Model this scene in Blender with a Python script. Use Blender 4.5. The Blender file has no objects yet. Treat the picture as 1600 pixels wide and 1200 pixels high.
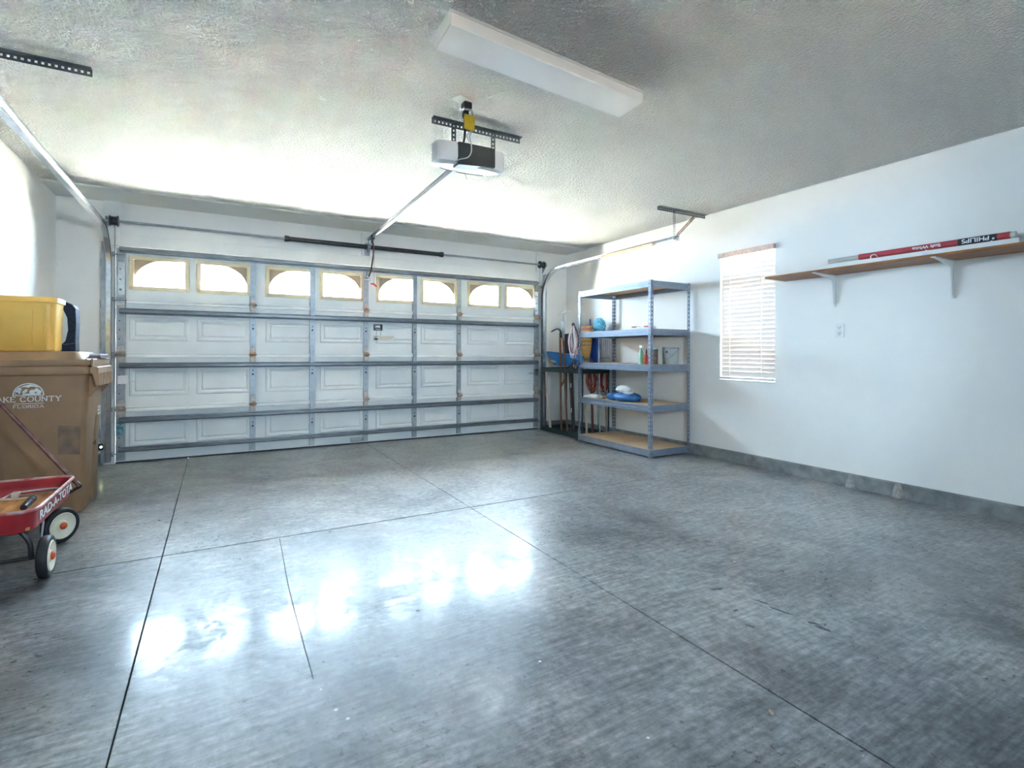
import bpy, bmesh, math, random
from mathutils import Vector, Matrix
random.seed(7)
SC = bpy.context.scene
COL = SC.collection
R = math.radians
PI = math.pi

# ------------------------------------------------------------------ camera
XL, XR, H = -0.436, 5.422, 2.571          # left wall, right wall, ceiling
YB = -7.2                                  # wall behind the camera
cd = bpy.data.cameras.new('camera'); cam = bpy.data.objects.new('camera', cd); COL.objects.link(cam)
cd.sensor_width = 36.0; cd.lens = 810.434 / 1600 * 36; cd.shift_y = (551.35 - 600) / 1600
cd.clip_start = 0.02; cd.clip_end = 300
yaw, roll = R(29.655), R(0.172)
rv = Vector((math.cos(yaw), -math.sin(yaw), 0)); fv = Vector((math.sin(yaw), math.cos(yaw), 0)); uv_ = Vector((0, 0, 1))
r3 = rv * math.cos(roll) + uv_ * math.sin(roll); u3 = uv_ * math.cos(roll) - rv * math.sin(roll)
cam.matrix_world = Matrix(((r3.x, u3.x, -fv.x, 0.8771), (r3.y, u3.y, -fv.y, -6.3068), (r3.z, u3.z, -fv.z, 1.0934), (0, 0, 0, 1)))
SC.camera = cam

# ------------------------------------------------------------------ sky, sun, exposure
BW = (2.03, 2.67, 1.38, 1.98)            # added fill-light window in the wall behind the camera: x0, x1, z0, z1
SKY_STRENGTH = 17.0
SUN_STRENGTH = 130.0
w = bpy.data.worlds.new('sky'); SC.world = w; w.use_nodes = True
bg = w.node_tree.nodes['Background']; bg.inputs[0].default_value = (0.60, 0.78, 1.0, 1); bg.inputs[1].default_value = SKY_STRENGTH
sl = bpy.data.lights.new('sun', 'SUN'); sl.energy = SUN_STRENGTH; sl.angle = R(0.6); sl.color = (1.0, 0.90, 0.74)
so = bpy.data.objects.new('sun', sl); COL.objects.link(so)
so.rotation_euler = Vector((0.52, -0.02, -0.84)).to_track_quat('-Z', 'Y').to_euler()
DOOR_WIN = [(0.6096 * i + (0.137 if i % 2 == 0 else 0.097), 0.6096 * i + (0.617 if i % 2 == 0 else 0.577)) for i in range(8)]
DOOR_WIN = [(a + 0.0, b + 0.0) for a, b in DOOR_WIN]
WZ0, WZ1 = 1.718, 2.034
def portal(name, loc, rot, sx, sy):
    l = bpy.data.lights.new(name, 'AREA'); l.shape = 'RECTANGLE'; l.size = sx; l.size_y = sy; l.cycles.is_portal = True
    o = bpy.data.objects.new(name, l); o.location = loc; o.rotation_euler = rot; COL.objects.link(o)
for a, b in DOOR_WIN:
    portal('sky_portal', ((a + b) / 2, 0.06, (WZ0 + WZ1) / 2), (R(-90), 0, 0), b - a, WZ1 - WZ0)
portal('sky_portal', (XR + 0.17, -2.998, 1.46), (0, R(90), 0), 1.3, 0.62)
portal('sky_portal', (BW[0] / 2 + BW[1] / 2, YB - 0.14, BW[2] / 2 + BW[3] / 2), (R(90), 0, 0), BW[1] - BW[0], BW[3] - BW[2])  # sky portal of the added fill window
SC.view_settings.view_transform = 'Standard'; SC.view_settings.look = 'None'
SC.view_settings.exposure = 3.15; SC.view_settings.gamma = 1.0; SC.view_settings.use_curve_mapping = False
SC.cycles.max_bounces = 10; SC.cycles.diffuse_bounces = 7; SC.cycles.glossy_bounces = 4; SC.cycles.transparent_max_bounces = 12
SC.cycles.sample_clamp_indirect = 60.0; SC.cycles.caustics_reflective = False; SC.cycles.caustics_refractive = False

# ------------------------------------------------------------------ materials
MATS = {}
def nd(nt, t, **kw):
    n = nt.nodes.new(t)
    for k, v in kw.items(): setattr(n, k, v)
    return n
def M(name, col, rough=0.5, metal=0.0, var=0.0, scale=12.0, bump=0.0, bscale=60.0, col2=None, stretch=None, transl=0.0, spec=0.5, coat=0.0, detail=4.0, bdist=0.01):
    if name in MATS: return MATS[name]
    m = bpy.data.materials.new(name); m.use_nodes = True; nt = m.node_tree; L = nt.links.new
    p = nt.nodes['Principled BSDF']
    p.inputs['Roughness'].default_value = rough; p.inputs['Metallic'].default_value = metal
    p.inputs['Specular IOR Level'].default_value = spec; p.inputs['Coat Weight'].default_value = coat
    tc = nd(nt, 'ShaderNodeTexCoord'); src = tc.outputs['Object']
    if stretch:
        mp = nd(nt, 'ShaderNodeMapping'); mp.inputs['Scale'].default_value = stretch; L(src, mp.inputs[0]); src = mp.outputs[0]
    c = (*col, 1); p.inputs['Base Color'].default_value = c
    if var or col2:
        n = nd(nt, 'ShaderNodeTexNoise'); n.inputs['Scale'].default_value = scale; n.inputs['Detail'].default_value = detail; L(src, n.inputs[0])
        rp = nd(nt, 'ShaderNodeValToRGB'); L(n.outputs[0], rp.inputs[0])
        a = tuple(x * (1 - var) for x in col); b = col2 if col2 else tuple(min(1, x * (1 + var)) for x in col)
        rp.color_ramp.elements[0].position = 0.33; rp.color_ramp.elements[0].color = (*a, 1)
        rp.color_ramp.elements[1].position = 0.67; rp.color_ramp.elements[1].color = (*b, 1)
        L(rp.outputs[0], p.inputs['Base Color'])
    if bump:
        n2 = nd(nt, 'ShaderNodeTexNoise'); n2.inputs['Scale'].default_value = bscale; n2.inputs['Detail'].default_value = 3; L(src, n2.inputs[0])
        b = nd(nt, 'ShaderNodeBump'); b.inputs['Strength'].default_value = bump; b.inputs['Distance'].default_value = bdist
        L(n2.outputs[0], b.inputs['Height']); L(b.outputs[0], p.inputs['Normal'])
    if transl:
        t = nd(nt, 'ShaderNodeBsdfTranslucent'); t.inputs[0].default_value = c
        mx = nd(nt, 'ShaderNodeMixShader'); mx.inputs[0].default_value = transl
        out = nt.nodes['Material Output']; L(p.outputs[0], mx.inputs[1]); L(t.outputs[0], mx.inputs[2]); L(mx.outputs[0], out.inputs[0])
    MATS[name] = m; return m

def glass_mat():
    m = bpy.data.materials.new('window_glass'); m.use_nodes = True; nt = m.node_tree; nt.nodes.remove(nt.nodes['Principled BSDF'])
    tr = nd(nt, 'ShaderNodeBsdfTransparent'); tr.inputs[0].default_value = (0.95, 0.97, 0.96, 1)
    gl = nd(nt, 'ShaderNodeBsdfGlossy'); gl.inputs['Roughness'].default_value = 0.02
    mx = nd(nt, 'ShaderNodeMixShader'); fr = nd(nt, 'ShaderNodeFresnel'); fr.inputs[0].default_value = 1.3
    L = nt.links.new; L(fr.outputs[0], mx.inputs[0]); L(tr.outputs[0], mx.inputs[1]); L(gl.outputs[0], mx.inputs[2]); L(mx.outputs[0], nt.nodes['Material Output'].inputs[0])
    return m
GLASS = glass_mat()

def concrete_floor():
    m = bpy.data.materials.new('sealed_concrete'); m.use_nodes = True; nt = m.node_tree; L = nt.links.new
    p = nt.nodes['Principled BSDF']; tc = nd(nt, 'ShaderNodeTexCoord'); P = tc.outputs['Object']
    def noise(s, d=5.0, r=0.55, st=None, dist=0.0):
        n = nd(nt, 'ShaderNodeTexNoise'); n.inputs['Scale'].default_value = s; n.inputs['Detail'].default_value = d; n.inputs['Roughness'].default_value = r; n.inputs['Distortion'].default_value = dist
        if st:
            mp = nd(nt, 'ShaderNodeMapping'); mp.inputs['Scale'].default_value = st; mp.inputs['Rotation'].default_value = (0, 0, 0.5); L(P, mp.inputs[0]); L(mp.outputs[0], n.inputs[0])
        else: L(P, n.inputs[0])
        return n.outputs[0]
    def ramp(s, stops):
        rp = nd(nt, 'ShaderNodeValToRGB'); L(s, rp.inputs[0]); e = rp.color_ramp.elements
        e[0].position, e[0].color = stops[0][0], (*stops[0][1], 1); e[1].position, e[1].color = stops[-1][0], (*stops[-1][1], 1)
        for q, c in stops[1:-1]: x = e.new(q); x.color = (*c, 1)
        return rp.outputs[0]
    def mix(a, b, f, mode='MIX'):
        x = nd(nt, 'ShaderNodeMix', data_type='RGBA', blend_type=mode)
        if isinstance(f, float): x.inputs[0].default_value = f
        else: L(f, x.inputs[0])
        for i, v in ((6, a), (7, b)):
            if isinstance(v, tuple): x.inputs[i].default_value = (*v, 1)
            else: L(v, x.inputs[i])
        return x.outputs[2]
    big = ramp(noise(0.9, 4, 0.6, dist=0.6), [(0.34, (0.042, 0.043, 0.045)), (0.5, (0.095, 0.095, 0.096)), (0.66, (0.20, 0.198, 0.19))])
    fine = ramp(noise(26, 8, 0.7), [(0.34, (0.38, 0.38, 0.39)), (0.66, (1.6, 1.6, 1.58))])
    streak = ramp(noise(9, 6, 0.65, (0.7, 6.0, 1)), [(0.36, (0.45, 0.45, 0.46)), (0.64, (1.5, 1.5, 1.5))])
    c = mix(big, fine, 0.9, 'MULTIPLY'); c = mix(c, streak, 0.85, 'MULTIPLY')
    # worn pale patches (chalky lime bloom) and dark oil spots
    # the pale mix grows stronger towards the door and the window wall
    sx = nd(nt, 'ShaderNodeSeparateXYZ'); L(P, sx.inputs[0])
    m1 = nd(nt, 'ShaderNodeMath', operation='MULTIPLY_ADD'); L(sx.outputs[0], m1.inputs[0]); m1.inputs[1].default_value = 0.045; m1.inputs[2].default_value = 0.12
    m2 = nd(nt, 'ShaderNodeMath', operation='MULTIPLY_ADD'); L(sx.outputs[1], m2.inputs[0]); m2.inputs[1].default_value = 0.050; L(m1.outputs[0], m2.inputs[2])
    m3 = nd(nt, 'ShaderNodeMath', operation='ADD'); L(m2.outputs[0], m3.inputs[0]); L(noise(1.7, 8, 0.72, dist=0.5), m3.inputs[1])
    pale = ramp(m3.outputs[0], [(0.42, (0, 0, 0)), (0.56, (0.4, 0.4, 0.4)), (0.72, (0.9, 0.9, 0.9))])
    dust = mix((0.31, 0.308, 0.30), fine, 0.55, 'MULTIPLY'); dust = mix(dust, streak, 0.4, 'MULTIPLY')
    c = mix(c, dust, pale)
    vo = nd(nt, 'ShaderNodeTexVoronoi'); vo.inputs['Scale'].default_value = 5.5; vo.inputs['Randomness'].default_value = 1.0; L(P, vo.inputs[0])
    spots = ramp(vo.outputs['Distance'], [(0.02, (1, 1, 1)), (0.055, (0, 0, 0))])
    gate = ramp(noise(3.1, 2), [(0.66, (0, 0, 0)), (0.70, (1, 1, 1))])
    sg = mix(spots, gate, 1.0, 'MULTIPLY'); c = mix(c, (0.055, 0.055, 0.058), sg)
    vo2 = nd(nt, 'ShaderNodeTexVoronoi'); vo2.inputs['Scale'].default_value = 4.3; L(P, vo2.inputs[0])
    fl = ramp(vo2.outputs['Distance'], [(0.018, (1, 1, 1)), (0.03, (0, 0, 0))]); c = mix(c, (0.6, 0.6, 0.58), fl)
    L(c, p.inputs['Base Color'])
    rg = ramp(noise(1.3, 6, 0.65, dist=0.4), [(0.35, (0.34,) * 3), (0.52, (0.40,) * 3), (0.68, (0.52,) * 3)])
    rg2 = mix(rg, ramp(noise(30, 6, 0.7), [(0.35, (0.1,) * 3), (0.7, (0.6,) * 3)]), 0.45)
    L(rg2, p.inputs['Roughness']); p.inputs['Specular IOR Level'].default_value = 0.5
    L(ramp(noise(2.2, 8, 0.7, dist=0.5), [(0.40, (0.42,) * 3), (0.52, (0.22,) * 3), (0.60, (0.0,) * 3)]), p.inputs['Coat Weight']); p.inputs['Coat Roughness'].default_value = 0.10
    ad = nd(nt, 'ShaderNodeMath', operation='ADD'); L(noise(38, 6, 0.7, (0.6, 2.2, 1)), ad.inputs[0]); L(noise(6, 4, 0.6), ad.inputs[1])
    b = nd(nt, 'ShaderNodeBump'); b.inputs['Strength'].default_value = 0.16; b.inputs['Distance'].default_value = 0.004; L(ad.outputs[0], b.inputs['Height']); L(b.outputs[0], p.inputs['Normal'])
    b2 = nd(nt, 'ShaderNodeBump'); b2.inputs['Strength'].default_value = 0.05; b2.inputs['Distance'].default_value = 0.004; L(ad.outputs[0], b2.inputs['Height']); L(b2.outputs[0], p.inputs['Coat Normal'])
    return m
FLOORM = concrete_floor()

def popcorn():
    m = bpy.data.materials.new('textured_ceiling_paint'); m.use_nodes = True; nt = m.node_tree; L = nt.links.new
    p = nt.nodes['Principled BSDF']; p.inputs['Roughness'].default_value = 0.9; p.inputs['Base Color'].default_value = (0.88, 0.875, 0.85, 1); p.inputs['Specular IOR Level'].default_value = 0.2
    tc = nd(nt, 'ShaderNodeTexCoord'); n = nd(nt, 'ShaderNodeTexNoise'); n.inputs['Scale'].default_value = 56; n.inputs['Detail'].default_value = 3; n.inputs['Roughness'].default_value = 0.55; L(tc.outputs['Object'], n.inputs[0])
    rp = nd(nt, 'ShaderNodeValToRGB'); rp.color_ramp.elements[0].position = 0.38; rp.color_ramp.elements[1].position = 0.62; L(n.outputs[0], rp.inputs[0])
    b = nd(nt, 'ShaderNodeBump'); b.inputs['Strength'].default_value = 1.0; b.inputs['Distance'].default_value = 0.035; L(rp.outputs[0], b.inputs['Height']); L(b.outputs[0], p.inputs['Normal'])
    return m
POP = popcorn()

WALLM = M('wall_paint', (0.865, 0.85, 0.82), 0.75, var=0.015, scale=1.2, bump=0.05, bscale=45, spec=0.3)
TRIMM = M('painted_board', (0.85, 0.84, 0.81), 0.6, var=0.03, scale=4, bump=0.05, bscale=30)
SMOOTH = M('smooth_ceiling_paint', (0.74, 0.74, 0.72), 0.8, var=0.02, scale=2)
DOORM = M('door_paint', (0.78, 0.80, 0.80), 0.42, var=0.03, scale=3, bump=0.03, bscale=25)
GALV = M('galvanized_steel', (0.36, 0.39, 0.42), 0.42, 0.5, var=0.14, scale=18, bump=0.05, bscale=80)
GALVL = M('bright_zinc', (0.60, 0.62, 0.64), 0.26, 0.9, var=0.1, scale=25)
STEELD = M('dark_oiled_steel', (0.055, 0.055, 0.06), 0.35, 0.6, var=0.2, scale=30, bump=0.1, bscale=150)
RUST = M('rusty_zinc', (0.50, 0.47, 0.43), 0.55, 0.5, col2=(0.33, 0.13, 0.04), scale=26, bump=0.1, bscale=90)
ANGLE = M('dull_angle_steel', (0.17, 0.19, 0.20), 0.45, 0.6, var=0.15, scale=20)
RAILM = M('opener_rail_steel', (0.22, 0.225, 0.23), 0.5, 0.15, var=0.1, scale=15)
STRUTM = M('strut_steel', (0.20, 0.22, 0.24), 0.38, 0.5, var=0.12, scale=9)
CREAM = M('cream_plastic', (0.78, 0.66, 0.44), 0.45, var=0.05, scale=8, transl=0.012)
TAN = M('tan_plastic_insert', (0.62, 0.42, 0.28), 0.5, var=0.06, scale=10, transl=0.004)
RUBBER = M('black_rubber', (0.018, 0.018, 0.02), 0.6, var=0.2, scale=20, bump=0.1, bscale=90)
BLACKP = M('black_plastic', (0.016, 0.018, 0.02), 0.35, var=0.1, scale=20)
WHITEP = M('white_plastic', (0.80, 0.79, 0.77), 0.35, var=0.02, scale=8)
LENS = M('milky_lens', (0.88, 0.87, 0.86), 0.3, var=0.03, scale=7, transl=0.4, spec=0.6)
YEL = M('yellow_tag', (0.72, 0.48, 0.03), 0.5, var=0.08, scale=30)
GREYWIRE = M('grey_wire', (0.45, 0.44, 0.42), 0.5, var=0.05, scale=30)
REDP = M('red_plastic', (0.55, 0.03, 0.02), 0.4, var=0.1, scale=20)
BIN = M('brown_bin_plastic', (0.30, 0.175, 0.09), 0.5, var=0.12, scale=5, bump=0.08, bscale=130, bdist=0.003)
BINL = M('brown_lid_plastic', (0.36, 0.215, 0.115), 0.45, var=0.12, scale=7, bump=0.08, bscale=130, bdist=0.003)
WHITEINK = M('white_ink', (0.82, 0.82, 0.80), 0.6, var=0.05, scale=60)
GREYINK = M('faded_label_ink', (0.19, 0.13, 0.095), 0.6, col2=(0.27, 0.165, 0.09), scale=14, var=0.2)
TOTE = M('yellow_tote_plastic', (0.93, 0.58, 0.13), 0.38, var=0.05, scale=6, transl=0.10)
NAVY = M('navy_woven_fabric', (0.018, 0.028, 0.058), 0.7, var=0.3, scale=70, bump=0.5, bscale=120)
PAPER = M('printed_paper', (0.70, 0.68, 0.76), 0.6, var=0.12, scale=25)
PAPERD = M('dark_printed_paper', (0.22, 0.12, 0.13), 0.6, var=0.3, scale=30)
WRED = M('wagon_red_enamel', (0.36, 0.012, 0.018), 0.28, var=0.15, scale=10, bump=0.03, bscale=60, coat=0.3)
WRIM = M('worn_red_rim', (0.50, 0.10, 0.09), 0.35, col2=(0.62, 0.45, 0.40), scale=18, var=0.1)
WOODF = M('varnished_wood', (0.46, 0.17, 0.045), 0.4, col2=(0.68, 0.33, 0.10), scale=5, stretch=(7, 1.2, 7), detail=7)
TYRE = M('tyre_rubber', (0.014, 0.015, 0.017), 0.55, var=0.3, scale=30)
WHEELW = M('wheel_white_enamel', (0.76, 0.72, 0.58), 0.4, var=0.06, scale=20)
ORANGE = M('orange_hub', (0.62, 0.10, 0.03), 0.4, var=0.1, scale=40)
DSTEEL = M('black_enamel', (0.02, 0.02, 0.022), 0.4, 0.2, var=0.2, scale=25)
SHELFM = M('rack_grey_enamel', (0.21, 0.25, 0.32), 0.42, 0.2, var=0.08, scale=14)
CHIP = M('particle_board', (0.60, 0.40, 0.25), 0.7, col2=(0.72, 0.52, 0.34), scale=90, var=0.12, detail=8)
OSB = M('stained_shelf_board', (0.20, 0.062, 0.012), 0.5, col2=(0.36, 0.145, 0.036), scale=6, stretch=(14, 1.1, 14), detail=8, var=0.1)
CURBM = M('curb_concrete', (0.23, 0.235, 0.23), 0.85, var=0.28, scale=9, bump=0.4, bscale=60, detail=8)
PLASTER = M('spilled_plaster', (0.36, 0.34, 0.31), 0.9, var=0.2, scale=40, bump=0.6, bscale=90)
BLIND = M('blind_slat', (0.84, 0.77, 0.72), 0.5, var=0.02, scale=8, transl=0.028)
BLINDV = M('blind_valance', (0.60, 0.47, 0.40), 0.6, col2=(0.74, 0.63, 0.56), scale=45, var=0.15, transl=0.2)
GREENP = M('dark_green_plastic', (0.014, 0.035, 0.032), 0.45, var=0.2, scale=15)
WOODH = M('old_tool_handle', (0.17, 0.065, 0.032), 0.55, col2=(0.30, 0.13, 0.06), scale=8, stretch=(10, 10, 1), var=0.1)
WOODP = M('pale_wood', (0.58, 0.44, 0.33), 0.6, col2=(0.70, 0.58, 0.46), scale=7, stretch=(10, 10, 1), var=0.08)
STRAW = M('broom_straw', (0.42, 0.20, 0.05), 0.8, col2=(0.66, 0.38, 0.13), scale=60, stretch=(3, 3, 0.4), var=0.1, bump=0.6, bscale=150)
BLUEP = M('bright_blue_plastic', (0.012, 0.22, 0.62), 0.35, var=0.08, scale=10)
BLUED = M('royal_blue_cloth', (0.01, 0.06, 0.30), 0.8, var=0.2, scale=40, bump=0.4, bscale=80)
CYAN = M('cyan_chenille', (0.02, 0.30, 0.52), 0.9, col2=(0.25, 0.62, 0.78), scale=60, var=0.2, bump=0.8, bscale=100)
TOOLST = M('tool_steel', (0.42, 0.45, 0.48), 0.35, 0.8, var=0.2, scale=20)
ORCORD = M('orange_cord', (0.50, 0.085, 0.03), 0.5, var=0.1, scale=40)
PINKC = M('pink_rope', (0.62, 0.28, 0.32), 0.7, col2=(0.80, 0.62, 0.62), scale=90, var=0.1)
WHITEC = M('white_cord', (0.75, 0.74, 0.72), 0.6, var=0.05, scale=60)
MINT = M('mint_plastic', (0.42, 0.80, 0.60), 0.35, var=0.06, scale=20, transl=0.2)
REDB = M('red_bottle', (0.55, 0.06, 0.025), 0.35, var=0.1, scale=20)
CANG = M('dark_green_can', (0.03, 0.07, 0.04), 0.4, col2=(0.25, 0.12, 0.06), scale=30, var=0.2)
CANW = M('paint_can_white', (0.74, 0.73, 0.66), 0.4, var=0.1, scale=30)
CLEARP = M('frosted_clear_plastic', (0.72, 0.76, 0.73), 0.2, var=0.06, scale=14, transl=0.45)
CLOTHW = M('white_cloth', (0.78, 0.78, 0.78), 0.9, var=0.06, scale=30, bump=0.5, bscale=60)
CLOTHG = M('grey_glove_cloth', (0.42, 0.43, 0.43), 0.9, var=0.2, scale=40, bump=0.5, bscale=80)
BLUEBAG = M('blue_plastic_bag', (0.03, 0.16, 0.42), 0.4, var=0.2, scale=20, bump=0.5, bscale=40)
REDLAB = M('red_sleeve', (0.48, 0.055, 0.065), 0.5, var=0.15, scale=9)
BLKLAB = M('black_sleeve', (0.03, 0.03, 0.035), 0.5, var=0.1, scale=20)
GREENGL = M('pale_green_tube_end', (0.60, 0.68, 0.58), 0.3, var=0.05, scale=20)
FIXW = M('fixture_white_enamel', (0.76, 0.76, 0.74), 0.4, var=0.03, scale=8)
JOINT = M('joint_dirt', (0.035, 0.033, 0.03), 0.95, var=0.3, scale=30)
TEAL = M('teal_label', (0.03, 0.22, 0.30), 0.5, col2=(0.35, 0.50, 0.50), scale=50, var=0.2)
DRIVE = M('driveway_concrete', (0.56, 0.55, 0.52), 0.9, var=0.08, scale=3)
GRASSM = M('side_yard_gravel', (0.40, 0.38, 0.34), 0.9, var=0.2, scale=14)
STUCCO = M('exterior_stucco', (0.62, 0.56, 0.48), 0.9, var=0.05, scale=20)
LED = bpy.data.materials.new('sensor_led'); LED.use_nodes = True
LED.node_tree.nodes['Principled BSDF'].inputs['Emission Color'].default_value = (0.9, 1.0, 0.5, 1); LED.node_tree.nodes['Principled BSDF'].inputs['Emission Strength'].default_value = 3

# ------------------------------------------------------------------ mesh helpers
OFF = {}
def V(*a): return Vector(a)
class B:
    def __init__(s): s.v = []; s.f = []
    def add(s, vs, fs):
        n = len(s.v); s.v += [Vector(x) for x in vs]; s.f += [tuple(i + n for i in f) for f in fs]; return s
    def box(s, x0, x1, y0, y1, z0, z1):
        return s.add([(x0, y0, z0), (x1, y0, z0), (x1, y1, z0), (x0, y1, z0), (x0, y0, z1), (x1, y0, z1), (x1, y1, z1), (x0, y1, z1)],
                     [(0, 3, 2, 1), (4, 5, 6, 7), (0, 1, 5, 4), (1, 2, 6, 5), (2, 3, 7, 6), (3, 0, 4, 7)])
    def obox(s, c, a, b, d):   # centre, three half-axis vectors
        c, a, b, d = map(Vector, (c, a, b, d))
        if a.cross(b).dot(d) < 0: a = -a
        return s.add([c - a - b - d, c + a - b - d, c + a + b - d, c - a + b - d, c - a - b + d, c + a - b + d, c + a + b + d, c - a + b + d],
                     [(0, 3, 2, 1), (4, 5, 6, 7), (0, 1, 5, 4), (1, 2, 6, 5), (2, 3, 7, 6), (3, 0, 4, 7)])
    def bar(s, p, q, wdt, t, up=(0, 0, 1)):   # rectangular bar between points
        p, q = Vector(p), Vector(q); d = (q - p); u = Vector(up); a = d.cross(u)
        if a.length < 1e-6: a = d.cross(Vector((1, 0, 0)))
        a.normalize(); b = a.cross(d).normalized()
        return s.obox((p + q) / 2, d / 2, a * wdt / 2, b * t / 2)
    def prism(s, poly, o, u, v, t):   # polygon in plane (u,v), extruded by vector t
        o, u, v, t = map(Vector, (o, u, v, t)); n = len(poly)
        if u.cross(v).dot(t) < 0: poly = poly[::-1]
        bot = [o + u * a + v * b for a, b in poly]; top = [x + t for x in bot]
        return s.add(bot + top, [tuple(range(n - 1, -1, -1)), tuple(range(n, 2 * n))] + [(i, (i + 1) % n, n + (i + 1) % n, n + i) for i in range(n)])
    def rings(s, rs, closed=False, cap=True):
        n = len(rs[0]); fs = []; m = len(rs)
        for k in range(m if closed else m - 1):
            a, b = k * n, ((k + 1) % m) * n
            fs += [(a + i, a + (i + 1) % n, b + (i + 1) % n, b + i) for i in range(n)]
        if cap and not closed: fs += [tuple(range(n - 1, -1, -1)), tuple((m - 1) * n + i for i in range(n))]
        return s.add([p for r in rs for p in r], fs)
    def tube(s, pts, r, n=8, closed=False, cap=True):
        pts = [Vector(p) for p in pts]; m = len(pts); rr = r if isinstance(r, (list, tuple)) else [r] * m; rs = []; prev = None
        for i, p in enumerate(pts):
            t = (pts[(i + 1) % m] - pts[i - 1]) if closed else (pts[min(i + 1, m - 1)] - pts[max(i - 1, 0)])
            t.normalize()
            if prev is None:
                a = t.cross(Vector((0, 0, 1)))
                if a.length < 0.05: a = t.cross(Vector((1, 0, 0)))
            else: a = prev - t * prev.dot(t)
            a.normalize(); b = t.cross(a); prev = a
            rs.append([p + (a * math.cos(2 * PI * k / n) + b * math.sin(2 * PI * k / n)) * rr[i] for k in range(n)])
        return s.rings(rs, closed, cap)
    def lathe(s, prof, c, axis=(0, 0, 1), n=20, cap=True, loop=False):
        ax = Vector(axis).normalized(); a = ax.orthogonal().normalized(); b = ax.cross(a); c = Vector(c)
        return s.rings([[c + ax * z + (a * math.cos(2 * PI * k / n) + b * math.sin(2 * PI * k / n)) * max(r, 1e-4) for k in range(n)] for r, z in prof], loop, cap)
    def sweep(s, pts, prof, side):   # profile (a along side, b along normal) swept along a path lying in a plane with normal = side
        pts = [Vector(p) for p in pts]; sd = Vector(side).normalized(); m = len(pts); rs = []
        for i, p in enumerate(pts):
            t = (pts[min(i + 1, m - 1)] - pts[max(i - 1, 0)]).normalized(); nn = t.cross(sd).normalized()
            rs.append([p + sd * a + nn * b for a, b in prof])
        return s.rings(rs)
    def blob(s, c, rx, ry, rz, n=14, m=9, jit=0.0, flat=None):
        c = Vector(c); rs = []
        for j in range(m + 1):
            th = PI * j / m; q = []
            for i in range(n):
                ph = 2 * PI * i / n; k = 1 + random.uniform(-jit, jit)
                z = -math.cos(th) * rz * k
                if flat is not None: z = max(z, flat)
                q.append(c + Vector((math.sin(th) * math.cos(ph) * rx * k, math.sin(th) * math.sin(ph) * ry * k, z)))
            rs.append(q)
        return s.rings(rs)
def mesh(b, name, mat, off=(0, 0, 0), smooth=True, bevel=0.0, ang=35, seg=1):
    me = bpy.data.meshes.new(name); o = Vector(off)
    me.from_pydata([tuple(x - o) for x in b.v], [], b.f)
    bm = bmesh.new(); bm.from_mesh(me)
    bmesh.ops.remove_doubles(bm, verts=bm.verts, dist=1e-6)
    bmesh.ops.recalc_face_normals(bm, faces=bm.faces)
    if bevel:
        es = [e for e in bm.edges if len(e.link_faces) == 2 and e.calc_face_angle(0) > R(40)]
        bmesh.ops.bevel(bm, geom=es, offset=bevel, segments=seg, affect='EDGES', profile=0.6, clamp_overlap=True)
    bm.to_mesh(me); bm.free()
    if smooth: me.shade_smooth(); me.set_sharp_from_angle(angle=R(ang))
    me.materials.append(mat); return me
def tag(o, label=None, cat=None, group=None, kind=None):
    if label: o['label'] = label
    if cat: o['category'] = cat
    if group: o['group'] = group
    if kind: o['kind'] = kind
    return o
def thing(name, loc, label, cat, group=None, kind=None):
    o = bpy.data.objects.new(name, None); o.empty_display_size = 0.05; o.location = loc; COL.objects.link(o); OFF[o] = Vector(loc)
    return tag(o, label, cat, group, kind)
def part(name, b, mat, parent, bevel=0.0, smooth=True, label=None, ang=35, seg=1):
    o = bpy.data.objects.new(name, mesh(b, name, mat, OFF[parent], smooth, bevel, ang, seg)); COL.objects.link(o); o.parent = parent; OFF[o] = OFF[parent]
    if label: o['label'] = label
    return o
def inst(name, me, parent, pos, rot=(0, 0, 0)):   # shared mesh at a world position below a parent
    o = bpy.data.objects.new(name, me); o.location = Vector(pos) - OFF[parent]; o.rotation_euler = rot; COL.objects.link(o); o.parent = parent; OFF[o] = Vector(pos)
    return o
def solo(name, b, mat, label, cat, group=None, kind=None, bevel=0.0, smooth=True, ang=35, seg=1):
    zs = min(v.z for v in b.v); n = len(b.v); c = sum(b.v, Vector()) / n; loc = Vector((c.x, c.y, zs))
    o = bpy.data.objects.new(name, mesh(b, name, mat, loc, smooth, bevel, ang, seg)); o.location = loc; COL.objects.link(o); OFF[o] = loc
    return tag(o, label, cat, group, kind)
def struct(name, b, mat, label, cat, bevel=0.0, smooth=False):
    o = bpy.data.objects.new(name, mesh(b, name, mat, (0, 0, 0), smooth, bevel)); COL.objects.link(o); OFF[o] = Vector((0, 0, 0))
    return tag(o, label, cat, None, 'structure')
def curve(ps, k=6, closed=False):   # Catmull-Rom
    ps = [Vector(p) for p in ps]; n = len(ps); out = []
    g = (lambda i: ps[i % n]) if closed else (lambda i: ps[min(max(i, 0), n - 1)])
    for i in range(n if closed else n - 1):
        a, b, c, d = g(i - 1), g(i), g(i + 1), g(i + 2)
        for j in range(k):
            t = j / k
            out.append(0.5 * ((2 * b) + (c - a) * t + (2 * a - 5 * b + 4 * c - d) * t * t + (3 * b - a - 3 * c + d) * t ** 3))
    if not closed: out.append(ps[-1])
    return out
def flat(b, z0):
    for v in b.v: v.z = max(v.z, z0)
    return b
def rrect(cx, cy, hx, hy, r, z, n=5):
    r = min(r, hx, hy); q = []
    for sx, sy, a0 in ((1, 1, 0), (-1, 1, 90), (-1, -1, 180), (1, -1, 270)):
        for i in range(n + 1):
            a = R(a0 + 90 * i / n); q.append(Vector((cx + sx * (hx - r) + r * math.cos(a), cy + sy * (hy - r) + r * math.sin(a), z)))
    return q
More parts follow.
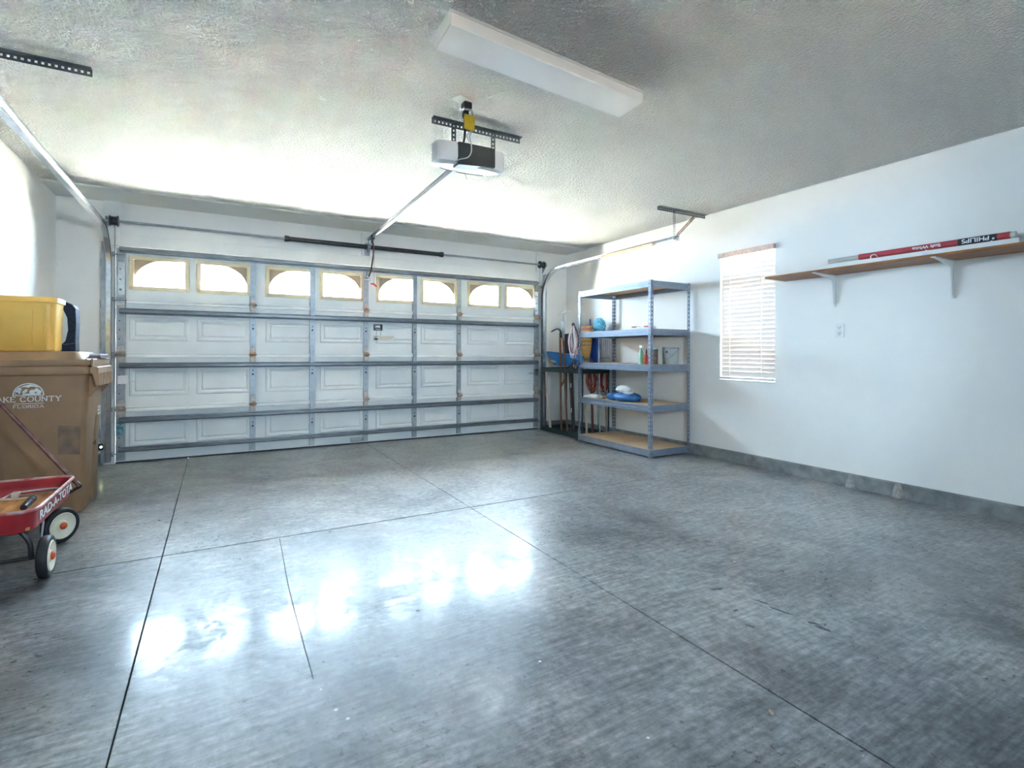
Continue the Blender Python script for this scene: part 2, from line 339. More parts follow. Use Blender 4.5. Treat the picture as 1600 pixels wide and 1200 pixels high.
def perforated(b, p, q, side, nrm, wd, t, pitch, hole_w, hole_l, edge=0.0):
    """A flat perforated strip from p to q: two rails and the webs between the holes."""
    p, q = Vector(p), Vector(q); d = q - p; Ln = d.length; d.normalize(); s = Vector(side).normalized(); nn = Vector(nrm).normalized()
    rail = (wd - hole_w) / 2
    for sg in (0, 1):
        c0 = s * (rail / 2 if sg == 0 else wd - rail / 2)
        b.obox((p + q) / 2 + c0 + nn * t / 2, d * Ln / 2, s * rail / 2, nn * t / 2)
    n = int(Ln / pitch); web = pitch - hole_l; start = (Ln - n * pitch) / 2
    for i in range(n + 1):
        a = max(0, start + i * pitch - web / 2); e = min(Ln, start + i * pitch + web / 2)
        if i == 0: a = 0
        if i == n: e = Ln
        b.obox(p + d * (a + e) / 2 + s * wd / 2 + nn * t / 2, d * (e - a) / 2, s * hole_w / 2, nn * t / 2)
def text_mesh(txt, size, name):
    c = bpy.data.curves.new(name, 'FONT'); c.body = txt; c.size = size; c.extrude = 0.0006; c.offset = size * 0.018; c.align_x = 'CENTER'; c.align_y = 'CENTER'
    o = bpy.data.objects.new(name, c); COL.objects.link(o); dg = bpy.context.evaluated_depsgraph_get()
    me = bpy.data.meshes.new_from_object(o.evaluated_get(dg)); bpy.data.objects.remove(o); bpy.data.curves.remove(c); return me
def text_part(name, txt, size, mat, parent, pos, right, up, wide=1.0):
    me = text_mesh(txt, size, name); me.materials.clear(); me.materials.append(mat)
    r_, u_ = Vector(right).normalized(), Vector(up).normalized(); n_ = r_.cross(u_)
    o = bpy.data.objects.new(name, me); COL.objects.link(o); o.parent = parent; OFF[o] = Vector(pos)
    mw = Matrix(((r_.x * wide, u_.x, n_.x, 0), (r_.y * wide, u_.y, n_.y, 0), (r_.z * wide, u_.z, n_.z, 0), (0, 0, 0, 1))); mw.translation = Vector(pos) - OFF[parent]
    o.matrix_basis = mw; return o

# ================================================================== THE SETTING
# ---- floor: concrete slabs parted by saw-cut joints
fl = struct('floor', B().box(XL - 0.15, XR + 0.15, YB - 0.15, 0.2, -0.16, -0.014), JOINT, 'dark bed of the control joints below the grey concrete garage floor', 'floor')
xs = [XL - 0.1, 0.627, 2.438, XR + 0.1]; ys = [YB - 0.1, -5.95, -2.969, 0.06]; g = 0.0045
for i in range(3):
    for j in range(3):
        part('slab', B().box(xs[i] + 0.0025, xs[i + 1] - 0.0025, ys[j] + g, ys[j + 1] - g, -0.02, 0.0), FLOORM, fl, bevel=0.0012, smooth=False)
cr = [(1.201, -2.99), (1.192, -3.2), (1.178, -3.5), (1.17, -3.73), (1.166, -3.95), (1.164, -4.15), (1.161, -4.47)]
bb = B()
for (x0, y0), (x1, y1) in zip(cr[:-1], cr[1:]): bb.bar((x0, y0, 0.0004), (x1, y1, 0.0004), 0.0035, 0.0008)
part('hairline_crack', bb, JOINT, fl, smooth=False)
def splotch(x, y, rx, ry, ang, n=16, jit=0.35):
    q = []
    for k in range(n):
        t = 2 * PI * k / n; f = 1 + random.uniform(-jit, jit); u, v = rx * math.cos(t) * f, ry * math.sin(t) * f
        q.append((x + u * math.cos(ang) - v * math.sin(ang), y + u * math.sin(ang) + v * math.cos(ang)))
    return B().prism(q, (0, 0, 0.0002), (1, 0, 0), (0, 1, 0), (0, 0, 0.0005))
STAIN = M('tyre_mark_stain', (0.030, 0.030, 0.032), 0.6, col2=(0.075, 0.075, 0.077), scale=60, var=0.3)
for x, y, rx, ry, an in ((2.965, -4.87, 0.045, 0.006, -1.25), (2.962, -4.95, 0.05, 0.006, -1.35), (2.985, -5.085, 0.022, 0.010, -1.0), (2.978, -5.125, 0.03, 0.011, -1.5), (2.90, -4.69, 0.03, 0.009, -0.4), (2.80, -4.86, 0.02, 0.006, 0.1), (2.74, -4.97, 0.018, 0.008, -1.2), (3.72, -5.02, 0.008, 0.006, 0), (3.62, -4.99, 0.007, 0.005, 0), (3.35, -4.72, 0.006, 0.005, 0), (1.62, -4.2, 0.008, 0.006, 0)):
    part('dark_stain', splotch(x, y, rx, ry, an), STAIN, fl, smooth=False)
PALES = M('chalky_stain', (0.34, 0.34, 0.33), 0.8, var=0.2, scale=30)
part('pale_stain', splotch(5.137, -4.078, 0.05, 0.035, 0.3), PALES, fl, smooth=False)
for k in range(26):
    x, y = random.uniform(0.0, 4.6), random.uniform(-5.6, -3.2)
    part('paint_fleck', splotch(x, y, random.uniform(0.003, 0.008), random.uniform(0.0015, 0.003), random.uniform(0, 3), 7), PALES, fl, smooth=False)
# ---- walls
struct('wall_left', B().box(XL - 0.12, XL, YB, 0.2, 0, H), WALLM, 'plain white painted wall behind the brown bin', 'wall')
struct('wall_back', B().box(XL, BW[0], YB - 0.12, YB, 0, H).box(BW[1], XR, YB - 0.12, YB, 0, H).box(BW[0], BW[1], YB - 0.12, YB, 0, BW[2]).box(BW[0], BW[1], YB - 0.12, YB, BW[3], H), WALLM, 'white wall closing the garage opposite the big door', 'wall')
wy0, wy1, wz0, wz1 = -3.305, -2.69, 0.815, 2.115
bb = B().box(XR, XR + 0.15, YB, wy0, 0, H).box(XR, XR + 0.15, wy1, 0.2, 0, H).box(XR, XR + 0.15, wy0, wy1, 0, wz0).box(XR, XR + 0.15, wy0, wy1, wz1, H)
struct('wall_right', bb, WALLM, 'white painted wall with the small blind-covered window', 'wall')
FY = 0.035
bb = B().box(XL, 0.07, FY, 0.2, 0, H).box(4.86, XR, FY, 0.2, 0, H).box(0.07, 4.86, FY, 0.2, 2.07, H)
wf = struct('wall_front', bb, WALLM, 'white wall around and above the sectional garage door', 'wall')
# boards nailed to the wall round the opening
part('jamb_board', B().box(-0.075, 0.018, 0.002, FY, 0, 2.13).box(-0.075, 0.055, 0.002, FY, 2.13, H), TRIMM, wf, 0.002)
part('jamb_board', B().box(4.909, 5.0, 0.002, FY, 0, 2.13).box(4.875, 5.0, 0.002, FY, 2.13, H), TRIMM, wf, 0.002)
part('header_board', B().box(0.055, 4.875, 0.005, FY, 2.13, 2.255), TRIMM, wf, 0.003)
part('spring_pad', B().box(2.385, 2.52, 0.002, FY, 2.255, 2.53), TRIMM, wf, 0.003)
# ---- ceiling
struct('ceiling', B().box(XL - 0.1, XR + 0.1, YB - 0.1, 0.2, H, H + 0.1), POP, 'white knock-down textured ceiling', 'ceiling')
bb = B().prism([(0.04, 0), (-0.47, 0), (-0.465, -0.014), (-0.44, -0.016), (0.04, -0.014)], (XL, 0, H), (0, 1, 0), (0, 0, 1), (XR - XL, 0, 0))
struct('trim_1', bb, SMOOTH, 'smooth untextured ceiling strip along the top of the door wall', 'trim')
# ---- curb
cb = struct('baseboard_right', B().prism([(0, 0), (-0.032, 0), (-0.028, 0.100), (-0.02, 0.108), (0, 0.108)], (XR, YB, 0), (1, 0, 0), (0, 0, 1), (0, -YB, 0)), CURBM, 'rough grey concrete curb along the foot of the window wall', 'curb')
for y, s_ in ((-3.99, 0.55), (-4.33, 0.6)):
    bb = B(); n = 9
    rs = []
    for k in range(5):
        f = k / 4; rs.append([Vector((XR - 0.028 - 0.045 * s_ * (1 - f) ** 1.5 * math.sin(PI * i / (n - 1)) - 0.004, y + (i / (n - 1) - 0.5) * (0.15 - 0.09 * f) * s_ * (1 + random.uniform(-.1, .1)), 0.0 + 0.105 * f)) for i in range(n)] + [Vector((XR - 0.02, y, 0.105 * f))])
    bb.rings(rs); part('plaster_blob', bb, PLASTER, cb)
struct('baseboard_front', B().box(5.0, XR - 0.03, -0.01, FY, 0, 0.1).box(XL, -0.075, -0.01, FY, 0, 0.1), CURBM, 'rough grey concrete curb at the foot of the door wall', 'curb')
# ---- window
wn = thing('window_1', (XR + 0.1, -2.998, wz0), 'white framed window in the wall behind the closed blind', 'window', kind='structure')
bb = B()
for a, b_, c, d in ((wy0, wy1, wz0, wz0 + 0.04), (wy0, wy1, wz1 - 0.04, wz1), (wy0, wy0 + 0.04, wz0 + 0.04, wz1 - 0.04), (wy1 - 0.04, wy1, wz0 + 0.04, wz1 - 0.04), (wy0 + 0.04, wy1 - 0.04, 1.445, 1.485)):
    bb.box(XR + 0.095, XR + 0.135, a, b_, c, d)
part('window_frame', bb, WHITEP, wn, 0.003)
for c, d in ((wz0 + 0.04, 1.445), (1.485, wz1 - 0.04)): part('pane', B().box(XR + 0.112, XR + 0.116, wy0 + 0.04, wy1 - 0.04, c, d), GLASS, wn, smooth=False)
part('sill', B().box(XR - 0.012, XR + 0.095, wy0 + 0.001, wy1 - 0.001, wz0, wz0 + 0.012), TRIMM, wn, 0.002)
wb = thing('fill_window', ((BW[0] + BW[1]) / 2, YB - 0.09, BW[2]), 'added white framed fill-light window in the wall opposite the garage door', 'window', kind='structure')  # added window, lets in soft fill from behind the camera
bb = B()
for a, b_, c, d in ((BW[0], BW[1], BW[2], BW[2] + 0.04), (BW[0], BW[1], BW[3] - 0.04, BW[3]), (BW[0], BW[0] + 0.04, BW[2] + 0.04, BW[3] - 0.04), (BW[1] - 0.04, BW[1], BW[2] + 0.04, BW[3] - 0.04), (2.335, 2.365, BW[2] + 0.04, BW[3] - 0.04)):
    bb.box(a, b_, YB - 0.11, YB - 0.07, c, d)
part('window_frame', bb, WHITEP, wb, 0.003)
for a, b_ in ((BW[0] + 0.04, 2.335), (2.365, BW[1] - 0.04)): part('pane', B().box(a, b_, YB - 0.092, YB - 0.088, BW[2] + 0.04, BW[3] - 0.04), GLASS, wb, smooth=False)
# ---- outside
struct('back_yard', B().box(-6, 30, -20, YB - 0.12, -0.3, -0.07), M('dark_ground', (0.09, 0.07, 0.05), 0.95, var=0.3, scale=14), 'unseen dark ground behind the garage', 'yard')  # unseen ground, kept dark so little light bounces up to the ceiling
struct('driveway', B().box(-4, 9.5, 0.2, 16, -0.3, -0.06), DRIVE, 'pale concrete driveway outside the garage door', 'driveway')
struct('side_yard', B().box(XR + 0.15, 30, YB - 0.12, 0.2, -0.3, -0.07), GRASSM, 'pale gravel yard outside the window wall', 'yard')

# ================================================================== THE GARAGE DOOR
DW, DX0, DX1 = 0.6096, 0.022, 4.905
dr = thing('door_1', (DX0, 0.01, 0), 'pale grey four-section overhead garage door with a row of windows', 'garage door', kind='structure')
ZS = [0.012, 0.5334, 1.0668, 1.6002, 2.122]
secs = []
T0, T1 = 0.0, 0.028
for k in range(4):
    z0, z1 = ZS[k], ZS[k + 1]; bb = B()
    if k < 3:
        bb.box(DX0, DX1, T0 + 0.012, T1, z0, z1)
    else:
        bb.box(DX0, DX1, T0 + 0.012, T1, z0, WZ0).box(DX0, DX1, T0 + 0.012, T1, WZ1, z1)
        ed = [DX0] + [q for a, b_ in DOOR_WIN for q in (a, b_)] + [DX1]
        for a, b_ in zip(ed[0::2], ed[1::2]): bb.box(a, b_, T0 + 0.012, T1, WZ0, WZ1)
    # folded lip along the top of each section
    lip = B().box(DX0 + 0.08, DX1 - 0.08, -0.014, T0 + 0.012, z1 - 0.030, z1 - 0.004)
    if k > 0: bb.box(DX0 + 0.08, DX1 - 0.08, -0.006, T0 + 0.014, z0, z0 + 0.020)
    s_ = part('section', bb, DOORM, dr, 0.0015, smooth=False); secs.append(s_)
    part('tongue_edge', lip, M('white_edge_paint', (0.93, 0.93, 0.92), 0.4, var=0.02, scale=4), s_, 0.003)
    if k == 0:
        part('bottom_seal', B().box(DX0, DX1, 0.004, 0.03, 0.0, 0.014), RUBBER, s_, 0.003)
    # pressed panels
# raised panel mesh (seen from inside: sunk field with sloping border)
def panel_mesh(wd, ht):
    b = B(); i1, i2 = 0.022, 0.045
    ring = lambda m, y: [Vector((m, y, m)), Vector((wd - m, y, m)), Vector((wd - m, y, ht - m)), Vector((m, y, ht - m))]
    b.rings([ring(0, 0.0), ring(0.006, -0.008), ring(i1, -0.008), ring(i2, 0.0005), ring(i2 + 0.01, -0.006)], cap=True)
    return mesh(b, 'raised_panel', DOORM, smooth=False)
PM = {}
for k, (za, zb) in enumerate(((0.165, 0.455), (0.655, 0.985), (1.20, 1.475))):
    za, zb = ((0.16, 0.43), (0.655, 0.935), (1.205, 1.44))[k]
    me = panel_mesh(0.50, zb - za)
    for a, b_ in DOOR_WIN: inst('raised_panel', me, secs[k], ((a + b_) / 2 - 0.25, 0.011, za))
# windows
for i, (a, b_) in enumerate(DOOR_WIN):
    f = B(); t = 0.026
    for x0, x1, z0, z1 in ((a - 0.012, b_ + 0.012, WZ0 - 0.012, WZ0 + t), (a - 0.012, b_ + 0.012, WZ1 - t, WZ1 + 0.012), (a - 0.012, a + t, WZ0 + t, WZ1 - t), (b_ - t, b_ + 0.012, WZ0 + t, WZ1 - t)):
        f.box(x0, x1, -0.006, 0.024, z0, z1)
    part('window_frame', f, CREAM, secs[3], 0.004)
    part('pane', B().box(a + t - 0.003, b_ - t + 0.003, 0.012, 0.015, WZ0 + t - 0.003, WZ1 - t + 0.003), GLASS, secs[3], smooth=False)
    # arched insert: a corner spandrel, mirrored in each pair
    wi, hi = b_ - a - 2 * t, WZ1 - WZ0 - 2 * t; pl = [(0, hi)]
    for q in range(11):
        s = q / 10; u = (1 - s) ** 2 * 0.0 + 2 * s * (1 - s) * 0.10 + s * s * 0.52; v = (1 - s) ** 2 * 0.28 + 2 * s * (1 - s) * 0.86 + s * s * 1.0
        pl.append((u * wi, v * hi))
    sg = 1 if i % 2 == 0 else -1
    part('arch_insert', B().prism(pl, (a + t if sg > 0 else b_ - t, 0.020, WZ0 + t), (sg, 0, 0), (0, 0, 1), (0, 0.005, 0)), TAN, secs[3], smooth=False)
    for sx in (a + 0.008, b_ - 0.008):
        part('screw', B().lathe([(0.006, 0), (0.006, 0.003), (0.003, 0.005)], (sx, -0.006, WZ0 + 0.007), (0, -1, 0), 8), GALV, secs[3])
# stiles
def stile_mesh(ln, wd=0.055):
    b = B(); b.prism([(0, 0), (0, -0.026), (wd, -0.026), (wd, 0), (wd - 0.004, 0), (wd - 0.004, -0.022), (0.004, -0.022), (0.004, 0)], (-wd / 2, 0.012, 0), (1, 0, 0), (0, 1, 0), (0, 0, ln))
    return mesh(b, 'stile', GALV, smooth=False)
for k in range(4):
    me = stile_mesh(ZS[k + 1] - ZS[k] - 0.03); mew = stile_mesh(ZS[k + 1] - ZS[k] - 0.03, 0.075)
    for t in range(2, 7): inst('stile', me, secs[k], (t * DW, 0, ZS[k] + 0.016))
    for x in (DX0 + 0.040, DX1 - 0.040): inst('end_stile', mew, secs[k], (x, 0, ZS[k] + 0.016))
    if k < 3:
        hb = B()
        for q, (dz, rr_) in enumerate(((0.30, 0.007), (0.26, 0.011))): hb.lathe([(rr_, 0), (rr_, 0.002)], (0, 0, dz), (0, -1, 0), 10)
        hm = mesh(hb, 'punched_hole', BLACKP)
        for t in range(2, 7): inst('punched_hole', hm, secs[k], (t * DW, -0.0135, ZS[k] + (0.02 if k != 1 else 0.06)))
        eh = B()
        for q in range(3): eh.lathe([(0.006, 0), (0.006, 0.002)], (0, 0, 0.15 + q * 0.09), (0, -1, 0), 8)
        em = mesh(eh, 'punched_hole', BLACKP)
        for x in (DX0 + 0.03, DX1 - 0.03): inst('punched_hole', em, secs[k], (x, -0.0135, ZS[k]))
# end plates on the top section with their bolts
for x in (DX0 + 0.045, DX1 - 0.045):
    pl = part('end_plate', B().box(x - 0.030, x + 0.030, -0.022, -0.013, 1.64, 1.97), GALVL, secs[3], 0.002)
    for zz in (1.70, 1.80, 1.90): part('bolt', B().lathe([(0.011, 0), (0.011, 0.004), (0.006, 0.009)], (x - 0.006, -0.022, zz), (0, -1, 0), 8), GALV, pl)
# struts: hat-shaped stiffeners
def strut(z, kk, hgt=0.058, dep=0.05, mat=STRUTM):
    h = hgt / 2
    pr = [(-0.0, -h), (-0.012, -h), (-0.014, -h * .62), (-dep, -h * .45), (-dep, h * .45), (-0.014, h * .62), (-0.012, h), (0, h)]
    part('strut', B().prism(pr, (DX0 + 0.03, -0.014, z), (0, 1, 0), (0, 0, 1), (DX1 - DX0 - 0.06, 0, 0)), mat, secs[kk], 0.001, smooth=False)
strut(2.092, 3); strut(1.49, 2, 0.06); strut(0.958, 1, 0.055); strut(0.425, 0, 0.058); strut(0.135, 0, 0.05)
# hinges at the section joints
def hinge(x, z, sec, mat, wide=0.05):
    hb = B(); w2 = wide / 2
    hb.box(x - w2, x + w2, -0.034, -0.014, z + 0.006, z + 0.05).box(x - w2, x + w2, -0.034, -0.014, z - 0.055, z - 0.006)
    hb.prism([(-w2, -0.055), (w2, -0.055), (w2 * .4, -0.10), (-w2 * .4, -0.10)], (x, -0.014, z), (1, 0, 0), (0, 0, 1), (0, -0.008, 0))
    hb.prism([(-w2 * .7, 0.05), (w2 * .7, 0.05), (w2 * .4, 0.085), (-w2 * .4, 0.085)], (x, -0.014, z), (1, 0, 0), (0, 0, 1), (0, -0.006, 0))
    h_ = part('hinge', hb, M('hinge_zinc', (0.56, 0.56, 0.54), 0.45, 0.3, col2=(0.45, 0.36, 0.28), scale=30), sec, 0.002)
    part('hinge_pin', B().tube([(x - w2 - 0.012, -0.036, z), (x + w2 + 0.012, -0.036, z)], 0.011, 8).box(x - w2 - 0.002, x + w2 + 0.002, -0.036, -0.012, z - 0.028, z + 0.030), mat, sec)
for k, z in ((2, 1.6002), (1, 1.0668), (0, 0.5334)):
    for t in (2, 4, 6): hinge(t * DW, z, secs[k], RUST)
    for x in (DX0 + 0.04, DX1 - 0.04): hinge(x, z, secs[k], RUST if x > 2 or k < 2 else GALV, 0.07)
    for t in (3, 5):
        part('hinge', B().box(t * DW - 0.024, t * DW + 0.024, -0.028, -0.013, z - 0.09, z + 0.06), GALV, secs[k], 0.002)
# rollers reaching into the tracks
for z in (0.10, 0.5334, 1.0668, 1.6002, 2.04):
    k = max(i for i in range(4) if ZS[i] <= z + 0.001)
    for x, sx in ((DX0, -1), (DX1, 1)):
        part('roller', B().tube([(x + 0.06 * -sx, -0.045, z), (x + 0.02 * sx, -0.045, z)], 0.006, 8).lathe([(0.02, -0.008), (0.022, -0.004), (0.022, 0.004), (0.02, 0.008)], (x + 0.015 * sx, -0.045, z), (1, 0, 0), 14), GALV, secs[k])
# top roller brackets
for x in (DX0 + 0.045, DX1 - 0.045):
    part('roller_bracket', B().box(x - 0.034, x + 0.034, -0.045, -0.014, 1.985, 1.995).box(x - 0.034, x + 0.034, -0.045, -0.014, 2.045, 2.055).box(x - 0.034, x - 0.028, -0.045, -0.014, 1.985, 2.055).box(x + 0.028, x + 0.034, -0.045, -0.014, 1.985, 2.055), RUST if x > 2 else GALV, secs[3], 0.001)
# inside slide lock and the lift handle
for x, sx in ((DX0 + 0.055, 1), (DX1 - 0.055, -1)):
    part('slide_lock', B().box(x - 0.04, x + 0.04, -0.03, -0.014, 0.775, 0.86).box(x + 0.03 * sx - 0.0, x + 0.12 * sx, -0.026, -0.018, 0.800, 0.808) if sx > 0 else B().box(x - 0.04, x + 0.04, -0.03, -0.014, 0.775, 0.86).box(x - 0.12, x - 0.03, -0.026, -0.018, 0.800, 0.808), WHITEP if sx > 0 else GALVL, secs[1], 0.003)
part('lift_handle', B().box(2.262, 2.402, -0.016, 0.012, 0.028, 0.036).box(2.262, 2.402, -0.016, 0.012, 0.072, 0.080).box(2.262, 2.27, -0.016, 0.012, 0.036, 0.072).box(2.394, 2.402, -0.016, 0.012, 0.036, 0.072).box(2.27, 2.394, 0.0, 0.012, 0.036, 0.072), GALV, secs[0], 0.001)
# stickers
st = part('maker_sticker', B().box(2.533, 2.640, -0.0035, 0.004, 1.362, 1.436), BLKLAB, secs[2], smooth=False, label='small dark sticker with a white door emblem')
em = B()
em.prism([(-.026, -.006), (.026, -.006), (.026, .016), (.017, .024), (.008, .015), (0, .026), (-.008, .015), (-.017, .024), (-.026, .016)], (2.586, -0.0036, 1.402), (1, 0, 0), (0, 0, 1), (0, -0.0006, 0))
em.box(2.556, 2.616, -0.0042, -0.0036, 1.374, 1.380).box(2.548, 2.553, -0.0042, -0.0036, 1.39, 1.428)
part('sticker_print', em, WHITEINK, st, smooth=False)
wl = part('warning_label', B().box(2.530, 2.79, -0.0035, 0.004, 1.236, 1.298), M('label_paper', (0.74, 0.72, 0.66), 0.6, var=0.03), secs[2], smooth=False, label='pale warning label with black figure and tan lines of print')
em = B(); em.box(2.538, 2.585, -0.0042, -0.0036, 1.246, 1.268).box(2.556, 2.566, -0.0042, -0.0036, 1.268, 1.282).box(2.536, 2.588, -0.0042, -0.0036, 1.286, 1.291)
part('label_print', em, BLKLAB, wl, smooth=False)
em = B()
for q, (x0, x1) in enumerate(((2.60, 2.77), (2.595, 2.78), (2.60, 2.75), (2.595, 2.70))): em.box(x0, x1, -0.0042, -0.0036, 1.286 - q * 0.0125, 1.2905 - q * 0.0125)
part('label_print', em, M('tan_ink', (0.50, 0.33, 0.22), 0.6), wl, smooth=False)
part('spring_label', B().box(0.03, 0.088, -0.0185, -0.0145, 0.275, 0.40), TEAL, secs[0], smooth=False, label='teal blue safety tag on the end stile')

# ================================================================== DOOR HARDWARE
def track(x, sx, label, yend):
    t = thing('door_track', (x, -0.045, 0), label, 'track', 'roller tracks of the garage door')
    path = [(x, -0.045, 0.03), (x, -0.045, 0.8), (x, -0.045, 1.85)]
    rr_ = 0.38; zc = 2.262 - rr_
    path = [(x, -0.045, 0.03), (x, -0.045, 0.9), (x, -0.045, zc)]
    for k in range(1, 13): a = R(90 * k / 12); path.append((x, -0.045 - rr_ * (1 - math.cos(a)), zc + rr_ * math.sin(a)))
    path.append((x, yend / 2, 2.264)); path.append((x, yend, 2.270))
    # C-shaped channel open towards the door
    o = -sx
    pr = [(0.026 * o, 0.027), (0.026 * o, 0.020), (0.020 * o, 0.020), (0.020 * o, 0.024), (-0.008 * o, 0.024), (-0.012 * o, 0.018), (-0.012 * o, -0.018), (-0.008 * o, -0.024), (0.020 * o, -0.024), (0.020 * o, -0.018), (0.026 * o, -0.018), (0.026 * o, -0.027),
          (-0.010 * o, -0.027), (-0.0155 * o, -0.020), (-0.0155 * o, 0.020), (-0.010 * o, 0.027)]
    part('rail', B().sweep(path, pr, (1, 0, 0)), GALVL, t, smooth=True, ang=30)
    part('wall_angle', B().prism([(0, 0), (0.035 * sx, 0), (0.035 * sx, 0.003), (0.003 * sx, 0.003), (0.003 * sx, 0.06), (0, 0.06)], (x + 0.016 * sx, -0.047, 0.02), (1, 0, 0), (0, 1, 0), (0, 0, 2.13)), GALV, t, smooth=False)
    for z in (0.25, 1.15, 1.55, 1.95):
        part('jamb_bracket', B().box(min(x + .018 * sx, x + .06 * sx), max(x + .018 * sx, x + .06 * sx), -0.03, 0.0015, z - 0.035, z + 0.035), GALV, t, 0.002)
    # flag bracket and stiffening angle of the horizontal run
    part('flag_bracket', B().prism([(0.001, 2.0), (0.001, 2.22), (-0.20, 2.22), (-0.05, 2.0)], (x + 0.017 * sx, 0, 0), (0, 1, 0), (0, 0, 1), (0.003 * sx, 0, 0)), GALV, t, smooth=False)
    part('stiffener', B().prism([(0, 0), (0.003, 0), (0.003, 0.035), (0.03, 0.035), (0.03, 0.038), (0, 0.038)] if sx < 0 else [(0, 0), (-0.003, 0), (-0.003, 0.035), (-0.03, 0.035), (-0.03, 0.038), (0, 0.038)], (x - 0.020 * o if False else x + 0.017 * sx, -0.35, 2.255), (-1, 0, 0), (0, 0, 1), (0, yend + 0.35 + 0.2, 0)), GALV, t, smooth=False)
    return t
track(-0.035, -1, 'bent galvanized roller track above the brown bin', -3.3)
tr = track(4.962, 1, 'bent galvanized roller track above the grey metal shelving', -2.55)
# pale tape on the shelf-side track
part('rail_tape', B().box(4.9445, 4.9455, -2.2, -1.35, 2.247, 2.281), M('tan_tape', (0.60, 0.42, 0.28), 0.5, var=0.1, scale=12), tr, smooth=False)
# torsion shaft with its springs
sh = thing('torsion_shaft', (2.46, -0.085, 2.345), 'long steel shaft with black coil springs above the garage door', 'door spring')
ZT, YT = 2.35, -0.085
part('shaft', B().tube([(-0.10, YT, ZT), (4.99, YT, ZT)], 0.0125, 12), GALV, sh)
def spring(x0, x1):
    b = B(); n = int((x1 - x0) / 0.014); pts = []; rad = []
    m = n * 2
    for k in range(m + 1): pts.append((x0 + (x1 - x0) * k / m, YT, ZT)); rad.append(0.027 if k % 2 else 0.0245)
    b.tube(pts, rad, 16); return part('spring', b, STEELD, sh, ang=80)
spring(1.56, 2.43); spring(2.475, 3.36)
for x in (1.555, 3.365): part('winding_cone', B().lathe([(0.02, -0.03), (0.034, -0.03), (0.034, 0.0), (0.026, 0.03)], (x, YT, ZT), (1 if x < 2 else -1, 0, 0), 16), STEELD, sh)
for x, d in ((0.018, 1), (4.90, -1)):
    part('cable_drum', B().lathe([(0.014, -0.035), (0.05, -0.035), (0.05, -0.028), (0.04, -0.022), (0.042, 0.02), (0.052, 0.026), (0.052, 0.034), (0.014, 0.034)], (x, YT, ZT), (d, 0, 0), 22), STEELD, sh)
    part('bearing_plate', B().prism([(0.001, -0.12), (0.001, 0.06), (-0.11, 0.035), (-0.11, -0.02)], (x - d * 0.065, 0, ZT), (0, 1, 0), (0, 0, 1), (0.003, 0, 0)), GALV, sh, smooth=False)
    part('lift_cable', B().tube([(x + 0.0 * d, YT + 0.045, ZT), (x - 0.0 * d, -0.04, 0.1)], 0.002, 5), STEELD, sh)
part('centre_bearing', B().lathe([(0.014, -0.012), (0.036, -0.012), (0.036, 0.012), (0.014, 0.012)], (2.452, YT, ZT), (1, 0, 0), 18).box(2.45, 2.455, YT, 0.0, ZT - 0.05, ZT + 0.05).box(2.42, 2.485, -0.004, 0.0015, ZT - 0.09, ZT + 0.06), GALV, sh)
# ceiling hangers
def hanger(name, x0, x1, y, label):
    t = thing(name, ((x0 + x1) / 2, y, H), label, 'bracket', 'perforated angle irons on the ceiling')
    b = B(); perforated(b, (x0, y, H - 0.036), (x1, y, H - 0.036), (0, 0, 1), (0, -1, 0), 0.036, 0.0025, 0.026, 0.013, 0.012)
    b.box(x0, x1, y - 0.038, y - 0.0025, H - 0.0035, H - 0.0005)
    part('angle_iron', b, ANGLE, t, smooth=False); return t
hanger('ceiling_angle', -0.35, 0.306, -2.845, 'perforated angle iron on the ceiling over the bin corner')
hr = hanger('ceiling_angle', 4.72, 5.415, -2.50, 'perforated ceiling angle iron with two struts carrying the shelf-side track')
b = B(); perforated(b, (4.972, -2.50, 2.262), (4.972, -2.50, H - 0.01), (-1, 0, 0), (0, -1, 0), 0.032, 0.0025, 0.026, 0.012, 0.012); part('drop_strap', b, GALVL, hr, smooth=False)
b = B(); dd = (Vector((5.235, 0, H - 0.03)) - Vector((4.985, 0, 2.32))).normalized(); perforated(b, (4.985, -2.50, 2.32), (5.235, -2.50, H - 0.03), (dd.z, 0, -dd.x), (0, -1, 0), 0.032, 0.0025, 0.026, 0.012, 0.012); part('brace_strap', b, RUST, hr, smooth=False)
# photo-eye
ps = thing('safety_sensor', (-0.085, -0.075, 0.15), 'small black photo-eye with a lit lamp at the foot of the track by the bin', 'sensor')
part('bracket', B().box(-0.11, -0.072, -0.05, 0.0015, 0.27, 0.33).box(-0.095, -0.089, -0.056, -0.05, 0.14, 0.33), GALV, ps, 0.001)
part('housing', B().box(-0.112, -0.060, -0.095, -0.057, 0.155, 0.215), BLACKP, ps, 0.008)
part('lamp', B().lathe([(0.009, 0), (0.009, 0.004), (0.004, 0.007)], (-0.075, -0.095, 0.187), (0, -1, 0), 12), LED, ps)
part('wire', B().tube(curve([(-0.09, -0.07, 0.215), (-0.12, -0.05, 0.26), (-0.115, -0.02, 0.30), (-0.12, -0.005, 0.32), (-0.15, 0.005, 0.31)]), 0.003, 6), WHITEC, ps)

